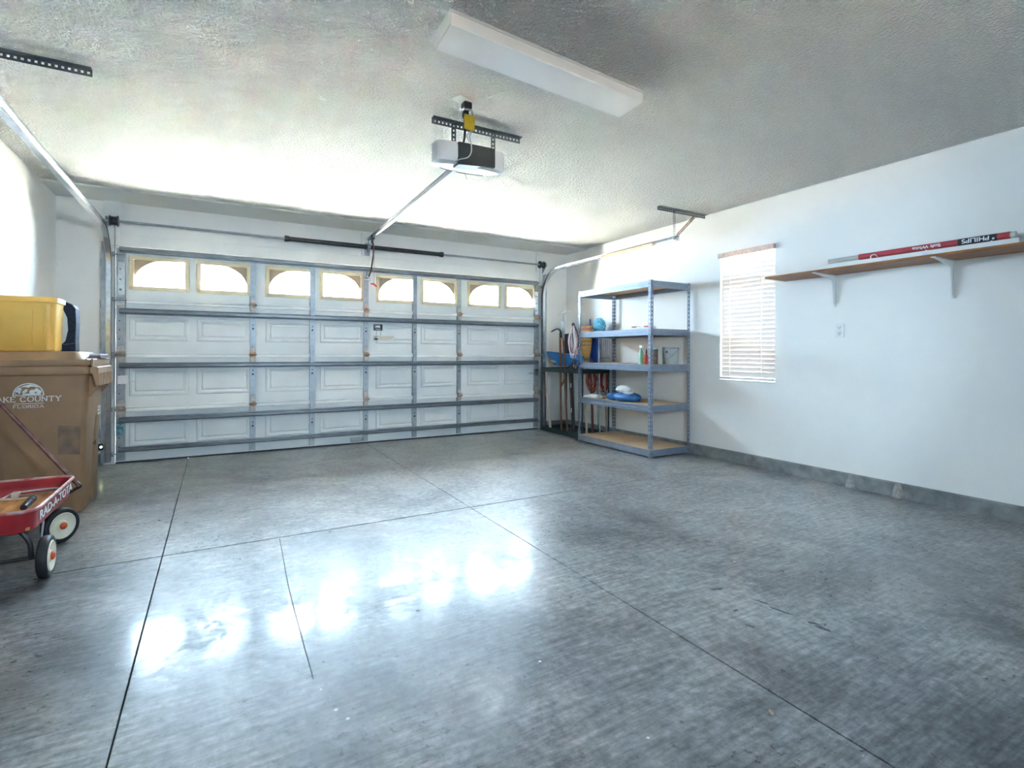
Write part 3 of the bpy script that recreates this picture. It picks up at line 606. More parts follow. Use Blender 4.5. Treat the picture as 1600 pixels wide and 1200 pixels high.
# ================================================================== DOOR OPENER
op = thing('door_opener', (2.28, -3.28, 2.36), 'white domed garage door opener with a black control panel under the ceiling', 'door opener')
OX, OY = 2.245, -3.315
def oring(sx, sy, z, n=36, pw=3.0):
    q = []
    for k in range(n):
        a = 2 * PI * k / n; c, s = math.cos(a), math.sin(a); y = sy * math.copysign(abs(s) ** (2 / pw), s)
        q.append(Vector((OX + sx * math.copysign(abs(c) ** (2 / pw), c), OY + y, z + y * 0.12)))
    return q
part('housing', B().rings([oring(0.190, 0.085, 2.388), oring(0.212, 0.098, 2.378), oring(0.222, 0.102, 2.32), oring(0.224, 0.104, 2.285), oring(0.215, 0.100, 2.272), oring(0.18, 0.08, 2.264), oring(0.10, 0.04, 2.261)]), LENS, op, ang=50)
for sx in (-1, 1):
    x0, x1 = (OX - 0.232, OX - 0.109) if sx < 0 else (OX + 0.145, OX + 0.222)
    lr = []
    for k in range(9):
        f = k / 8; x = x0 + (x1 - x0) * f; e = (1 - f) if sx < 0 else f
        bul = 0.030 * math.sqrt(max(0.0, 1 - e ** 3))
        lr.append([Vector((x, OY - 0.075 - bul, 2.250)), Vector((x, OY - 0.088 - bul, 2.275)), Vector((x, OY - 0.086 - bul, 2.345)), Vector((x, OY - 0.075 - bul, 2.364)), Vector((x, OY, 2.366)), Vector((x, OY, 2.25))])
    part('light_lens', B().rings(lr), LENS, op, ang=45)
part('control_panel', B().prism([(2.138, 2.228), (2.388, 2.250), (2.388, 2.366), (2.384, 2.370), (2.142, 2.366), (2.138, 2.362)], (0, -3.435, 0), (1, 0, 0), (0, 0, 1), (0, 0.085, 0)), BLACKP, op, 0.004)
part('base_tray', B().rings([oring(0.17, 0.085, 2.250, pw=2.3), oring(0.215, 0.108, 2.254, pw=2.3), oring(0.228, 0.115, 2.262, pw=2.3), oring(0.22, 0.11, 2.270, pw=2.3)]), LENS, op, ang=50)
part('trim_line', B().tube([(OX - 0.15 + 0.30 * k / 12, OY + 0.108 - 0.035 * ((k - 6) / 6) ** 2, 2.2655 - 0.0042 * ((k - 6) / 6) ** 2) for k in range(13)], 0.0045, 6), BLACKP, op)
part('antenna_wire', B().tube(curve([(2.25, -3.27, 2.255), (2.252, -3.28, 2.235), (2.262, -3.285, 2.20)]), 0.0012, 5), BLACKP, op)
# rail, trolley, arm
def railpt(t): return Vector((2.200 + (2.462 - 2.200) * t, -3.24 + (-0.10 + 3.24) * t, 2.276 + (2.452 - 2.276) * t))
p0, p1 = railpt(0), railpt(1); d = (p1 - p0).normalized(); sd = d.cross(Vector((0, 0, 1))).normalized(); up = sd.cross(d)
rl = part('rail', B().prism([(-0.014, -0.02), (0.014, -0.02), (0.014, -0.017), (0.003, -0.017), (0.003, 0.017), (0.014, 0.017), (0.014, 0.02), (-0.014, 0.02), (-0.014, 0.017), (-0.003, 0.017), (-0.003, -0.017), (-0.014, -0.017)], p0, sd, up, p1 - p0), RAILM, op, smooth=False)
part('drive_chain', B().tube([p0 + sd * 0.02 - up * 0.004, p1 + sd * 0.02 - up * 0.004], 0.004, 6), STEELD, op)
q = railpt(0.955)
part('trolley', B().obox(q - up * 0.012, d * 0.055, sd * 0.022, up * 0.022).obox(q - up * 0.05, d * 0.018, sd * 0.012, up * 0.03), BLACKP, op, 0.004)
part('header_bracket', B().obox(p1 + d * 0.03, d * 0.05, sd * 0.018, up * 0.015).tube([(2.458, -0.06, 2.44), (2.454, -0.05, 2.40)], 0.008, 8), GALV, op, 0.002)
part('door_arm', B().tube(curve([q - up * 0.06, (2.475, -0.215, 2.30), (2.462, -0.17, 2.10), (2.452, -0.135, 2.03), (2.444, -0.09, 1.995)], 5), 0.009, 8), DSTEEL, op)
part('door_bracket', B().box(2.405, 2.475, -0.05, -0.012, 1.95, 2.06).box(2.425, 2.455, -0.10, -0.05, 1.975, 2.01), GALVL, op, 0.003)
rc = part('release_cord', B().tube([q - up * 0.07 + sd * 0.02, Vector((q.x + 0.022, q.y, 1.90))], 0.0028, 6), M('red_white_cord', (0.60, 0.25, 0.22), 0.7, var=0.2, scale=80), op)
part('release_handle', B().prism([(-0.045, 0.0), (-0.02, 0.016), (0.012, 0.012), (0.045, -0.022), (0.03, -0.03), (0.0, -0.008)], (q.x + 0.015, q.y - 0.006, 1.888), (1, 0, 0), (0, 0, 1), (0, 0.012, 0)), REDP, rc, 0.003, label='red pull handle')
# hanging iron of the opener
hg = hanger('opener_hanger', 2.047, 2.690, -3.222, 'perforated angle iron with two straps holding the opener')
for x in (2.18, 2.465):
    b = B(); perforated(b, (x, -3.224, 2.36), (x, -3.224, H - 0.005), (1, 0, 0), (0, -1, 0), 0.032, 0.0025, 0.028, 0.012, 0.013); part('drop_strap', b, ANGLE, hg, smooth=False)
# ceiling receptacle with plug and cords
rc = thing('ceiling_outlet', (2.145, -3.52, H), 'black ceiling receptacle with plug above the opener', 'outlet')
part('cover_plate', B().obox((2.12, -3.53, H - 0.004), (0.055, 0.02, 0), (-0.014, 0.035, 0), (0, 0, 0.003)), WHITEP, rc, 0.002)
part('socket', B().box(2.125, 2.178, -3.545, -3.495, H - 0.050, H - 0.007), BLACKP, rc, 0.006)
part('plug', B().box(2.130, 2.162, -3.535, -3.50, H - 0.10, H - 0.055).box(2.136, 2.158, -3.525, -3.505, H - 0.13, H - 0.10), BLACKP, rc, 0.005)
pc = solo('power_cord', B().tube(curve([(2.147, -3.515, 2.445), (2.15, -3.50, 2.40), (2.17, -3.45, 2.385), (2.19, -3.38, 2.372)]), 0.007, 8), BLACKP, 'short black power cord between ceiling receptacle and opener', 'cord')
solo('caution_tag', B().prism([(-0.034, -0.045), (0.028, -0.052), (0.038, 0.040), (-0.028, 0.046)], (2.160, -3.545, 2.445), (1, 0, 0), (0, 0.15, 1), (0, 0.012, 0)).prism([(-0.005, -0.05), (0.003, -0.05), (0.009, 0.043), (0.001, 0.043)], (2.160, -3.548, 2.445), (1, 0, 0), (0, 0.15, 1), (0, -0.004, 0)), YEL, 'yellow caution tag tied to the opener cord', 'tag', bevel=0.002)
solo('control_wire', B().tube(curve([(2.178, -3.52, H - 0.03), (2.20, -3.50, 2.52), (2.215, -3.46, 2.44), (2.205, -3.45, 2.40), (2.212, -3.455, 2.36), (2.215, -3.45, 2.31), (2.19, -3.452, 2.272), (2.14, -3.45, 2.252), (2.12, -3.43, 2.24)]), 0.0035, 6).tube(curve([(2.178, -3.51, H - 0.03), (2.205, -3.48, 2.52), (2.225, -3.45, 2.46), (2.19, -3.44, 2.41), (2.20, -3.455, 2.37)]), 0.003, 6), GREYWIRE, 'thin grey control wire looping down beside the opener', 'wire')

# ================================================================== CEILING LIGHT
LX0, LX1 = 1.742, 2.962
def lpt(u, v, z):   # slightly rotated with the real fixture
    return Vector((1.742 + u * 1.225 + v * 0.012, -4.238 + u * 0.110 - 0.010 * 0 + v * 0.212, z))
lt = thing('ceiling_light', lpt(0.5, 0.5, H), 'long white wraparound fluorescent ceiling light, switched off', 'ceiling light')
pr = [(0, H), (0.0, H - 0.058), (0.02, H - 0.064), (0.98, H - 0.064), (1.0, H - 0.058), (1.0, H)]
b = B().rings([[lpt(u, v, z) for v, z in pr] for u in (0.006, 0.994)]); part('diffuser', b, M('white_acrylic', (0.93, 0.93, 0.93), 0.35, var=0.015, scale=5), lt, ang=20)
for u0, u1 in ((0, 0.006), (0.994, 1.0)):
    prc = [(-0.012, H), (-0.012, H - 0.061), (0.012, H - 0.067), (0.988, H - 0.067), (1.012, H - 0.061), (1.012, H)]
    part('end_cap', B().rings([[lpt(u, v, z) for v, z in prc] for u in (u0, u1)]), FIXW, lt, smooth=False)
part('housing_rail', B().rings([[lpt(u, v, z) for v, z in ((-0.025, H), (-0.025, H - 0.012), (0.0, H - 0.012), (0.0, H))] for u in (0, 1)]), FIXW, lt, smooth=False)
part('housing_rail', B().rings([[lpt(u, v, z) for v, z in ((1.0, H), (1.0, H - 0.012), (1.025, H - 0.012), (1.025, H))] for u in (0, 1)]), FIXW, lt, smooth=False)

# ================================================================== WINDOW BLIND
bl = thing('window_blind', (XR, -2.998, 0.82), 'white slatted blind with a brownish valance over the side window', 'blind')
part('valance', B().box(XR - 0.035, XR + 0.03, wy0 - 0.004, wy1 + 0.004, 2.075, 2.125), BLINDV, bl, 0.004)
sm = B(); n = 7; prof = []
for k in range(n): t = k / (n - 1) - 0.5; prof.append((t * 0.054, 0.0012 * (1 - 4 * t * t)))
sm.rings([[Vector((a, y, z)) for a, z in prof] + [Vector((a, y, z - 0.0015)) for a, z in prof[::-1]] for y in (-0.303, 0.303)])
sme = mesh(sm, 'slat', BLIND)
for k in range(28): inst('slat', sme, bl, (XR + 0.020, -2.998, 0.885 + k * 0.0428), (0, R(82 + random.uniform(-0.8, 0.8)), 0))
part('bottom_rail', B().box(XR - 0.01, XR + 0.035, wy0 + 0.004, wy1 - 0.004, 0.832, 0.856), BLIND, bl, 0.004)
for y in (-3.17, -2.82): part('ladder_cord', B().tube([(XR - 0.012, y, 0.84), (XR - 0.012, y, 2.08)], 0.0016, 5), WHITEC, bl)

# ================================================================== WALL SHELF, OUTLET
ws = thing('wall_shelf', (XR, -4.7, 1.5), 'stained brown plank shelf on white brackets on the window wall', 'shelf')
part('board', B().box(5.12, XR - 0.001, -6.3, -3.405, 1.757, 1.776), OSB, ws, 0.001, smooth=False)
def bracket(y):
    b = B(); 
    b.box(5.105, XR - 0.001, y - 0.013, y + 0.013, 1.752, 1.757)
    b.box(XR - 0.006, XR - 0.001, y - 0.013, y + 0.013, 1.488, 1.757)
    b.prism([(5.11, 1.752), (XR - 0.006, 1.752), (XR - 0.006, 1.50), (XR - 0.022, 1.52), (XR - 0.046, 1.70), (XR - 0.06, 1.716)], (0, y - 0.004, 0), (1, 0, 0), (0, 0, 1), (0, 0.008, 0))
    b.lathe([(0.006, 0), (0.006, 0.004)], (XR - 0.006, y, 1.497), (-1, 0, 0), 8)
    part('bracket', b, FIXW, ws, 0.001)
for y in (-3.845, -4.655, -5.45): bracket(y)
fx = thing('lamp_channel', (5.2, -4.46, 1.776), 'long white open fluorescent lamp channel lying on the brown plank shelf', 'lamp housing')
prf = [(5.135, 1.776), (5.315, 1.776), (5.330, 1.868), (5.326, 1.868), (5.311, 1.780), (5.142, 1.780), (5.134, 1.808), (5.130, 1.808)]
part('tray', B().prism(prf, (0, -5.085, 0), (1, 0, 0), (0, 0, 1), (0, 1.235, 0)), FIXW, fx, smooth=False)
part('wire_clip', B().tube(curve([(5.128, -4.26, 1.80), (5.126, -4.265, 1.828), (5.15, -4.28, 1.836), (5.165, -4.29, 1.82)]), 0.004, 6), WHITEP, fx)
part('paper_tag', B().box(5.1275, 5.129, -4.615, -4.585, 1.777, 1.80), PAPER, fx, smooth=False)
tb = thing('fluorescent_tube', (5.215, -4.5, 1.78), 'fluorescent tube in a red printed sleeve lying in the white channel', 'tube')
TZ, TX, TR = 1.838, 5.175, 0.022
part('sleeve', B().tube([(TX, -5.035, TZ), (TX, -4.16, TZ)], TR, 14), REDLAB, tb)
part('black_band', B().tube([(TX, -4.975, TZ), (TX, -4.775, TZ)], TR + 0.0006, 14), BLKLAB, tb)
part('glass_end', B().tube([(TX, -5.06, TZ), (TX, -5.035, TZ)], TR * 0.9, 14), GREENGL, tb)
part('glass_body', B().tube([(TX, -4.16, TZ), (TX, -3.93, TZ)], TR * 0.8, 14), M('grey_tube_glass', (0.48, 0.46, 0.43), 0.3, var=0.1), tb)
for q in range(3): part('stand', B().box(TX - 0.012, TX + 0.012, -4.95 + q * 0.35, -4.94 + q * 0.35, 1.780, TZ - TR + 0.002), FIXW, tb)
# the sleeve is turned upside down
text_part('maker_lettering', 'PHILIPS', 0.040, WHITEINK, tb, (TX - TR - 0.0012, -4.868, TZ), (0, 1, 0), (0, 0, -1), 1.12)
text_part('star_mark', '*', 0.030, WHITEINK, tb, (TX - TR - 0.0012, -4.958, TZ - 0.004), (0, 1, 0), (0, 0, -1), 1.0)
text_part('colour_lettering', 'Soft White', 0.030, WHITEINK, tb, (TX - TR - 0.0012, -4.60, TZ), (0, 1, 0), (0, 0, -1), 1.25)
ot = thing('wall_outlet', (XR, -3.883, 1.235), 'white double wall outlet below the brown plank shelf', 'outlet')
part('cover_plate', B().box(XR - 0.006, XR, -3.919, -3.847, 1.232, 1.347), WHITEP, ot, 0.003)
for z in (1.313, 1.266):
    sk = part('socket', B().lathe([(0.017, 0), (0.017, 0.003)], (XR - 0.006, -3.883, z), (-1, 0, 0), 16), WHITEP, ot)
    part('slots', B().box(XR - 0.0100, XR - 0.0088, -3.892, -3.889, z - 0.002, z + 0.009).box(XR - 0.0100, XR - 0.0088, -3.877, -3.874, z - 0.002, z + 0.009).box(XR - 0.0100, XR - 0.0088, -3.886, -3.880, z - 0.012, z - 0.007), BLACKP, sk, smooth=False)

# ================================================================== STORAGE RACK
rk = thing('storage_rack', (5.1, -1.70, 0), 'five-tier grey steel shelving unit with particle boards in the corner', 'shelving')
RX0, RX1, RY0, RY1, RH = 4.802, 5.384, -2.33, -1.085, 1.862
def post(x, y, sx, sy):
    b = B()
    perforated(b, (x, y, 0.004), (x, y, RH), (sx, 0, 0), (0, sy, 0), 0.036, 0.0018, 0.0445, 0.012, 0.022)
    perforated(b, (x, y, 0.004), (x, y, RH), (0, sy, 0), (sx, 0, 0), 0.036, 0.0018, 0.0445, 0.012, 0.022)
    b.box(min(x, x + sx * 0.038), max(x, x + sx * 0.038), min(y, y + sy * 0.038), max(y, y + sy * 0.038), 0, 0.006)
    part('post', b, SHELFM, rk, smooth=False)
for x, sx in ((RX0, 1), (RX1, -1)):
    for y, sy in ((RY0, 1), (RY1, -1)): post(x, y, sx, sy)
LEV = [0.080, 0.545, 0.972, 1.352, 1.856]
bh = 0.068
for li, z in enumerate(LEV):
    # beams: stepped channel section
    pf = [(0.0, 0), (0.0, -bh * 0.52), (-0.006, -bh * 0.58), (-0.006, -bh), (0.014, -bh), (0.014, -bh * 0.94), (0.0, -bh * 0.94), (0.004, -bh * .6), (0.004, 0)]
    z_ = z
    for (o, u, t) in (((RX0 + 0.003, RY0 + 0.03, z_), (1, 0, 0), (0, RY1 - RY0 - 0.06, 0)), ((RX1 - 0.003, RY0 + 0.03, z_), (-1, 0, 0), (0, RY1 - RY0 - 0.06, 0)),
                      ((RX0 + 0.03, RY0 + 0.003, z_), (0, 1, 0), (RX1 - RX0 - 0.06, 0, 0)), ((RX0 + 0.03, RY1 - 0.003, z_), (0, -1, 0), (RX1 - RX0 - 0.06, 0, 0))):
        part('beam', B().prism(pf, o, u, (0, 0, 1), t), SHELFM, rk, smooth=False)
    if li == 0:
        part('board', B().box(RX0 + 0.006, RX1 - 0.006, RY0 + 0.44, RY1 - 0.006, z - 0.014, z + 0.001), CHIP, rk, 0.001, smooth=False)
        part('board', B().box(RX0 + 0.006, RX1 - 0.006, RY0 + 0.006, RY0 + 0.437, z - 0.014, z - 0.001), CHIP, rk, 0.001, smooth=False)
    else:
        part('board', B().box(RX0 + 0.006, RX1 - 0.006, RY0 + 0.006, RY1 - 0.006, z - 0.013, z), CHIP, rk, 0.001, smooth=False)
# things on the rack
Z3, Z4, Z2 = LEV[2] + 0.001, LEV[3] + 0.001, LEV[1] + 0.001
sb = thing('spray_bottle', (4.93, -2.055, Z3), 'mint and white spray bottle on the middle rack shelf', 'spray bottle')
part('bottle', B().lathe([(0.026, 0), (0.028, 0.01), (0.028, 0.10), (0.022, 0.135), (0.012, 0.16), (0.012, 0.175)], (4.93, -2.055, Z3), n=18), MINT, sb)
part('trigger_head', B().box(4.918, 4.942, -2.085, -2.035, Z3 + 0.175, Z3 + 0.21).box(4.924, 4.936, -2.10, -2.085, Z3 + 0.19, Z3 + 0.205).box(4.926, 4.934, -2.10, -2.090, Z3 + 0.15, Z3 + 0.19), WHITEP, sb, 0.005)
rb = thing('squeeze_bottle', (4.93, -2.13, Z3), 'small red squeeze bottle beside the mint spray bottle', 'bottle')
part('bottle', B().lathe([(0.022, 0), (0.024, 0.008), (0.024, 0.08), (0.014, 0.11), (0.008, 0.118)], (4.93, -2.135, Z3), n=16), REDB, rb)
part('nozzle', B().lathe([(0.010, 0), (0.010, 0.02), (0.003, 0.06)], (4.93, -2.135, Z3 + 0.118), n=10), BLACKP, rb)
gc = thing('tin_can', (5.06, -2.115, Z3), 'dark green tin can between the red bottle and the white pail', 'can')
part('body', B().lathe([(0.044, 0), (0.044, 0.165)], (5.06, -2.115, Z3), n=22), CANG, gc)
part('lid', B().lathe([(0.046, 0), (0.046, 0.012), (0.03, 0.014)], (5.06, -2.115, Z3 + 0.165), n=22), TOOLST, gc)
wc = thing('paint_pail', (5.17, -2.098, Z3), 'white paint can with a stained lid on the middle rack shelf', 'paint can')
part('body', B().lathe([(0.058, 0), (0.060, 0.006), (0.060, 0.178), (0.058, 0.182)], (5.17, -2.098, Z3), n=26), CANW, wc)
part('lid', B().lathe([(0.060, 0), (0.060, 0.008), (0.050, 0.008), (0.048, 0.003), (0.02, 0.003)], (5.17, -2.098, Z3 + 0.182), n=26), TOOLST, wc)
jr = thing('clear_pail', (5.19, -2.245, Z3), 'clear frosted plastic pail with a steel lid on the middle rack shelf', 'pail')
part('body', B().lathe([(0.070, 0), (0.074, 0.01), (0.080, 0.172)], (5.19, -2.245, Z3), n=28), CLEARP, jr)
part('lid', B().lathe([(0.083, 0), (0.084, 0.012), (0.07, 0.016), (0.06, 0.010), (0.03, 0.010)], (5.19, -2.245, Z3 + 0.170), n=28), TOOLST, jr)
part('emblem', B().prism([(-0.012, -0.012), (0.012, -0.012), (0.012, 0.012), (-0.012, 0.012)], (5.113, -2.255, Z3 + 0.135), (0, 1, 0), (0, 0, 1), (-0.002, 0, 0)), M('blue_print', (0.10, 0.16, 0.36), 0.6), jr)
part('bail', B().tube([Vector((5.19 + 0.082 * math.cos(a), -2.245 + 0.088 * math.sin(a), Z3 + 0.16 - 0.10 * abs(math.cos(a)))) for a in [R(-95 - 170 * k / 14) for k in range(15)]], 0.0025, 6), TOOLST, jr)
rw = thing('plastic_packet', (4.87, -2.14, Z4), 'flat red and white packet on the fourth rack shelf', 'packet')
part('body', B().rings([rrect(4.875, -2.15, 0.05, 0.145, 0.02, Z4), rrect(4.875, -2.15, 0.055, 0.15, 0.02, Z4 + 0.012), rrect(4.875, -2.15, 0.045, 0.13, 0.02, Z4 + 0.030)]), CLOTHW, rw, ang=60)
for y0, y1 in ((-2.09, -2.02), (-2.275, -2.20)): part('red_print', B().prism([(0, 0.012), (0, 0.030), (0.055, 0.034), (0.06, 0.012)], (4.822, y0, Z4 + 0.002), (1, 0, 0), (0, 0, 1), (0, y1 - y0, 0)), REDP, rw, 0.003)
# gloves and bag
def glove(cx, cy, ang, mat, name, label):
    t = thing(name, (cx, cy, Z2), label, 'glove', 'work gloves on the rack'); c, s = math.cos(ang), math.sin(ang)
    P_ = lambda u, v, z: (cx + u * c - v * s, cy + u * s + v * c, Z2 + z)
    part('palm', flat(B().tube([P_(-0.10, 0, 0.008), P_(-0.05, 0, 0.006), P_(0.0, 0, 0.004), P_(0.045, 0, 0.006)], [0.035, 0.04, 0.045, 0.034], 14), Z2), mat, t)
    for k, v in enumerate((-0.03, -0.010, 0.010, 0.03)):
        part('finger', B().tube([P_(0.03, v, 0.018), P_(0.075, v * 1.25, 0.02), P_(0.11 - 0.01 * abs(k - 1.5), v * 1.4, 0.013)], [0.013, 0.012, 0.008], 8), mat, t)
    part('thumb', B().tube([P_(-0.02, 0.03, 0.02), P_(0.015, 0.065, 0.02), P_(0.045, 0.075, 0.013)], [0.014, 0.012, 0.008], 8), mat, t)
    part('cuff', flat(B().tube([P_(-0.14, 0, 0.004), P_(-0.10, 0, 0.006)], [0.040, 0.036], 14), Z2), CLOTHG, t)
    return t
glove(4.875, -1.26, R(100), CLOTHW, 'work_glove', 'white cloth work glove nearest the tools on the second rack shelf')
glove(5.03, -1.40, R(80), CLOTHG, 'work_glove', 'grey cloth work glove between the white glove and the blue bag')
pb = thing('plastic_bag', (4.95, -1.76, Z2), 'crumpled blue plastic bag with white tissue on the second rack shelf', 'bag')
random.seed(3)
part('bag', B().blob((4.96, -1.80, Z2 + 0.045), 0.13, 0.20, 0.060, 18, 9, 0.07, -0.045).blob((4.93, -1.60, Z2 + 0.040), 0.07, 0.09, 0.05, 14, 8, 0.12, -0.040), BLUEBAG, pb, ang=80)
part('tissue', B().blob((4.95, -1.76, Z2 + 0.125), 0.075, 0.095, 0.052, 14, 8, 0.16).blob((4.93, -1.84, Z2 + 0.095), 0.06, 0.07, 0.03, 12, 7, 0.16), CLOTHW, pb, ang=60)

# ================================================================== TOOL CORNER
tk = thing('tool_rack', (5.12, -0.55, 0), 'dark green floor rack holding long garden tools beside the door', 'tool rack')
TY0, TY1, TX0, TX1 = -1.06, -0.10, 4.885, 5.335
b = B().box(TX0, TX0 + 0.02, TY0, TY1, 0, 0.062).box(TX1 - 0.02, TX1, TY0, TY1, 0, 0.062).box(TX0 + .02, TX1 - .02, TY0, TY0 + 0.02, 0, 0.062).box(TX0 + .02, TX1 - .02, TY1 - 0.02, TY1, 0, 0.062).box(TX0 + .02, TX1 - .02, TY0 + .02, TY1 - .02, 0, 0.018)
part('base_tray', b, GREENP, tk, 0.003)
b = B().box(TX0, TX0 + 0.02, TY0, TY1, 0.83, 0.888).box(TX1 - 0.02, TX1, TY0, TY1, 0.83, 0.888).box(TX0 + .02, TX1 - .02, TY0, TY0 + 0.02, 0.83, 0.888).box(TX0 + .02, TX1 - .02, TY1 - 0.02, TY1, 0.83, 0.888)
part('top_frame', b, GREENP, tk, 0.003)
for x in (TX0 + 0.012, TX1 - 0.012):
    for y in (TY0 + 0.012, TY1 - 0.012): part('upright', B().tube([(x, y, 0.05), (x, y, 0.84)], 0.011, 8), GREENP, tk)
def handle(bb, a, c, r, n=10): return bb.tube([a, c], r, n)
GT = 'garden tools in the green rack'
solo('wooden_pole', B().tube([(4.945, -0.255, 0.026), (4.935, -0.19, 0.5), (4.93, -0.17, 0.86)], [0.019, 0.018, 0.017], 12), WOODP, 'thick pale wooden pole nearest the door track in the green rack', 'pole', GT)
t = thing('pick_tool', (4.96, -0.5, 0.02), 'brown handled pick with a thin dark curved blade pointing at the door', 'pick', GT)
part('handle', B().tube([(4.96, -0.50, 0.02), (4.96, -0.48, 0.7), (4.96, -0.465, 1.37)], 0.014, 10), WOODH, t)
part('brace', B().bar((4.955, -0.483, 0.62), (4.935, -0.63, 0.77), 0.022, 0.018), WOODH, t, 0.003)
part('blade', B().tube(curve([(4.96, -0.49, 1.30), (4.96, -0.47, 1.395), (4.96, -0.39, 1.425), (4.96, -0.28, 1.40), (4.96, -0.25, 1.39)]), [0.016] * 6 + [0.014] * 6 + [0.011] * 6 + [0.008] * 6 + [0.003], 8), DSTEEL, t)
t = thing('garden_hoe', (5.0, -0.58, 0.02), 'hoe with an upright silver blade and thin cross bar at the top', 'hoe', GT)
part('handle', B().tube([(5.0, -0.58, 0.02), (4.99, -0.50, 1.30)], 0.014, 10), WOODH, t)
part('blade', B().prism([(-0.055, 0), (0.0, 0), (0.004, 0.18), (0.03, 0.27), (-0.05, 0.27), (-0.06, 0.18)], (4.985, -0.465, 1.26), (0, 1, 0), (0.02, 0, 1), (0.008, 0, 0)), TOOLST, t, 0.002)
part('cross_bar', B().tube(curve([(4.99, -0.38, 1.605), (4.99, -0.47, 1.635), (4.99, -0.56, 1.65), (4.99, -0.63, 1.65)]), 0.006, 6).tube([(4.99, -0.49, 1.52), (4.99, -0.51, 1.64)], 0.006, 6), TOOLST, t)
t = thing('spade', (5.13, -0.47, 0.02), 'black bladed spade with its blade up behind the coiled pink rope', 'spade', GT)
part('handle', B().tube([(5.13, -0.53, 0.02), (5.12, -0.44, 1.05)], 0.014, 10), WOODH, t)
part('blade', B().prism([(-0.10, 0.05), (-0.06, 0), (0.05, 0.0), (0.085, 0.05), (0.09, 0.36), (-0.105, 0.37)], (5.12, -0.42, 1.0), (0, 1, 0), (0, 0, 1), (0.012, 0, 0)), DSTEEL, t, 0.003)
t = thing('black_handled_tool', (5.0, -0.72, 0.02), 'thick black tool handle with white end clips beside the rack post', 'tool', GT)
part('handle', B().tube([(5.0, -0.735, 0.02), (5.0, -0.70, 0.5), (5.0, -0.675, 0.95)], 0.019, 10), DSTEEL, t)
for z, y in ((0.33, -0.70), (0.66, -0.685)): part('clip', B().box(4.978, 4.99, y - 0.012, y + 0.012, z - 0.03, z + 0.03), WHITEP, t, 0.003)
t = thing('straw_broom', (5.19, -0.735, 0.02), 'tan straw broom standing with its bristles up', 'broom', GT)
part('handle', B().tube([(5.19, -0.762, 0.02), (5.19, -0.702, 0.8), (5.19, -0.73, 1.05)], 0.0135, 10), WOODP, t)
def bring(z, hy, hx): return [Vector((5.19 + hx * math.sin(2 * PI * k / 24), -0.74 + hy * math.cos(2 * PI * k / 24), z + (random.uniform(-.01, .01) if z > 1.44 else 0))) for k in range(24)]
part('bristles', B().rings([bring(1.0, 0.035, 0.02), bring(1.06, 0.075, 0.03), bring(1.15, 0.105, 0.035), bring(1.3, 0.125, 0.04), bring(1.45, 0.137, 0.04)]), STRAW, t, ang=80)
for z, hy in ((1.20, 0.112), (1.25, 0.120)): part('stitching', B().tube([Vector((5.19 + 0.040 * math.sin(2 * PI * k / 20), -0.74 + (hy) * math.cos(2 * PI * k / 20), z)) for k in range(20)], 0.004, 6, closed=True), M('dark_thread', (0.10, 0.08, 0.09), 0.8), t)
part('tip_band', B().rings([bring(1.40, 0.136, 0.043), bring(1.42, 0.138, 0.044), bring(1.435, 0.138, 0.044)]), M('red_band', (0.34, 0.10, 0.05), 0.7, var=0.2, scale=30), t)
t = thing('dust_mop', (5.3, -0.85, 0.02), 'fluffy cyan dust mop standing head up behind the rack', 'mop', GT)
part('handle', B().tube([(5.30, -0.90, 0.02), (5.30, -0.87, 1.36)], 0.011, 8), TOOLST, t)
random.seed(5)
part('head', B().blob((5.30, -0.88, 1.455), 0.05, 0.115, 0.10, 34, 22, 0.10), CYAN, t, ang=80)
part('cover', B().rings([rrect(5.30, -0.79, 0.02, 0.085, 0.02, 1.36), rrect(5.30, -0.79, 0.025, 0.09, 0.02, 1.2), rrect(5.30, -0.80, 0.02, 0.075, 0.02, 1.05), rrect(5.30, -0.83, 0.015, 0.04, 0.015, 0.92)]), BLUED, t, ang=60, label='royal blue cloth cover')
solo('purple_stick', B().tube([(5.25, -0.80, 0.02), (5.25, -0.775, 0.8), (5.25, -0.75, 1.55)], 0.010, 8), M('purple_plastic', (0.05, 0.045, 0.16), 0.5, var=0.1), 'thin purple stick rising beside the cyan dust mop', 'stick', GT)
solo('red_handle', B().tube([(5.2, -0.885, 0.02), (5.2, -0.83, 0.82)], 0.014, 10), M('dark_red_handle', (0.14, 0.02, 0.02), 0.5, var=0.2), 'dark red tool handle in front of the orange cord', 'handle', GT)
t = thing('leaf_rake', (5.365, -0.92, 0.0), 'grey leaf rake with its fan of tines up in the corner', 'rake', GT)
part('handle', B().tube([(5.365, -0.965, 0.0), (5.365, -0.92, 0.80)], 0.012, 8), M('grey_rose_handle', (0.36, 0.26, 0.25), 0.6, var=0.1), t)
tn = B()
for k in range(9):
    f = (k - 4) / 4; tn.tube(curve([(5.365, -0.92, 0.78), (5.365, -0.91 - 0.10 * f, 1.02), (5.365, -0.895 - 0.165 * f, 1.25), (5.35, -0.895 - 0.17 * f, 1.28)], 4), 0.0035, 5)
part('tines', tn, TOOLST, t); part('spreader', B().bar((5.36, -0.81, 1.03), (5.36, -1.01, 1.03), 0.02, 0.006), DSTEEL, t)
b = B(); perforated(b, (5.348, -0.80, 0.0), (5.352, -0.77, 0.72), (0, -1, 0), (-1, 0, 0), 0.028, 0.003, 0.032, 0.010, 0.016)
solo('slotted_strip', b, GALVL, 'pale slotted metal strip leaning below the orange cords', 'metal strip', GT, smooth=False)
t = thing('blue_scoop', (5.06, -0.45, 0.917), 'bright blue plastic scoop shovel lying over the green rack', 'shovel', GT)
def scoop(k, zt, zb): pass
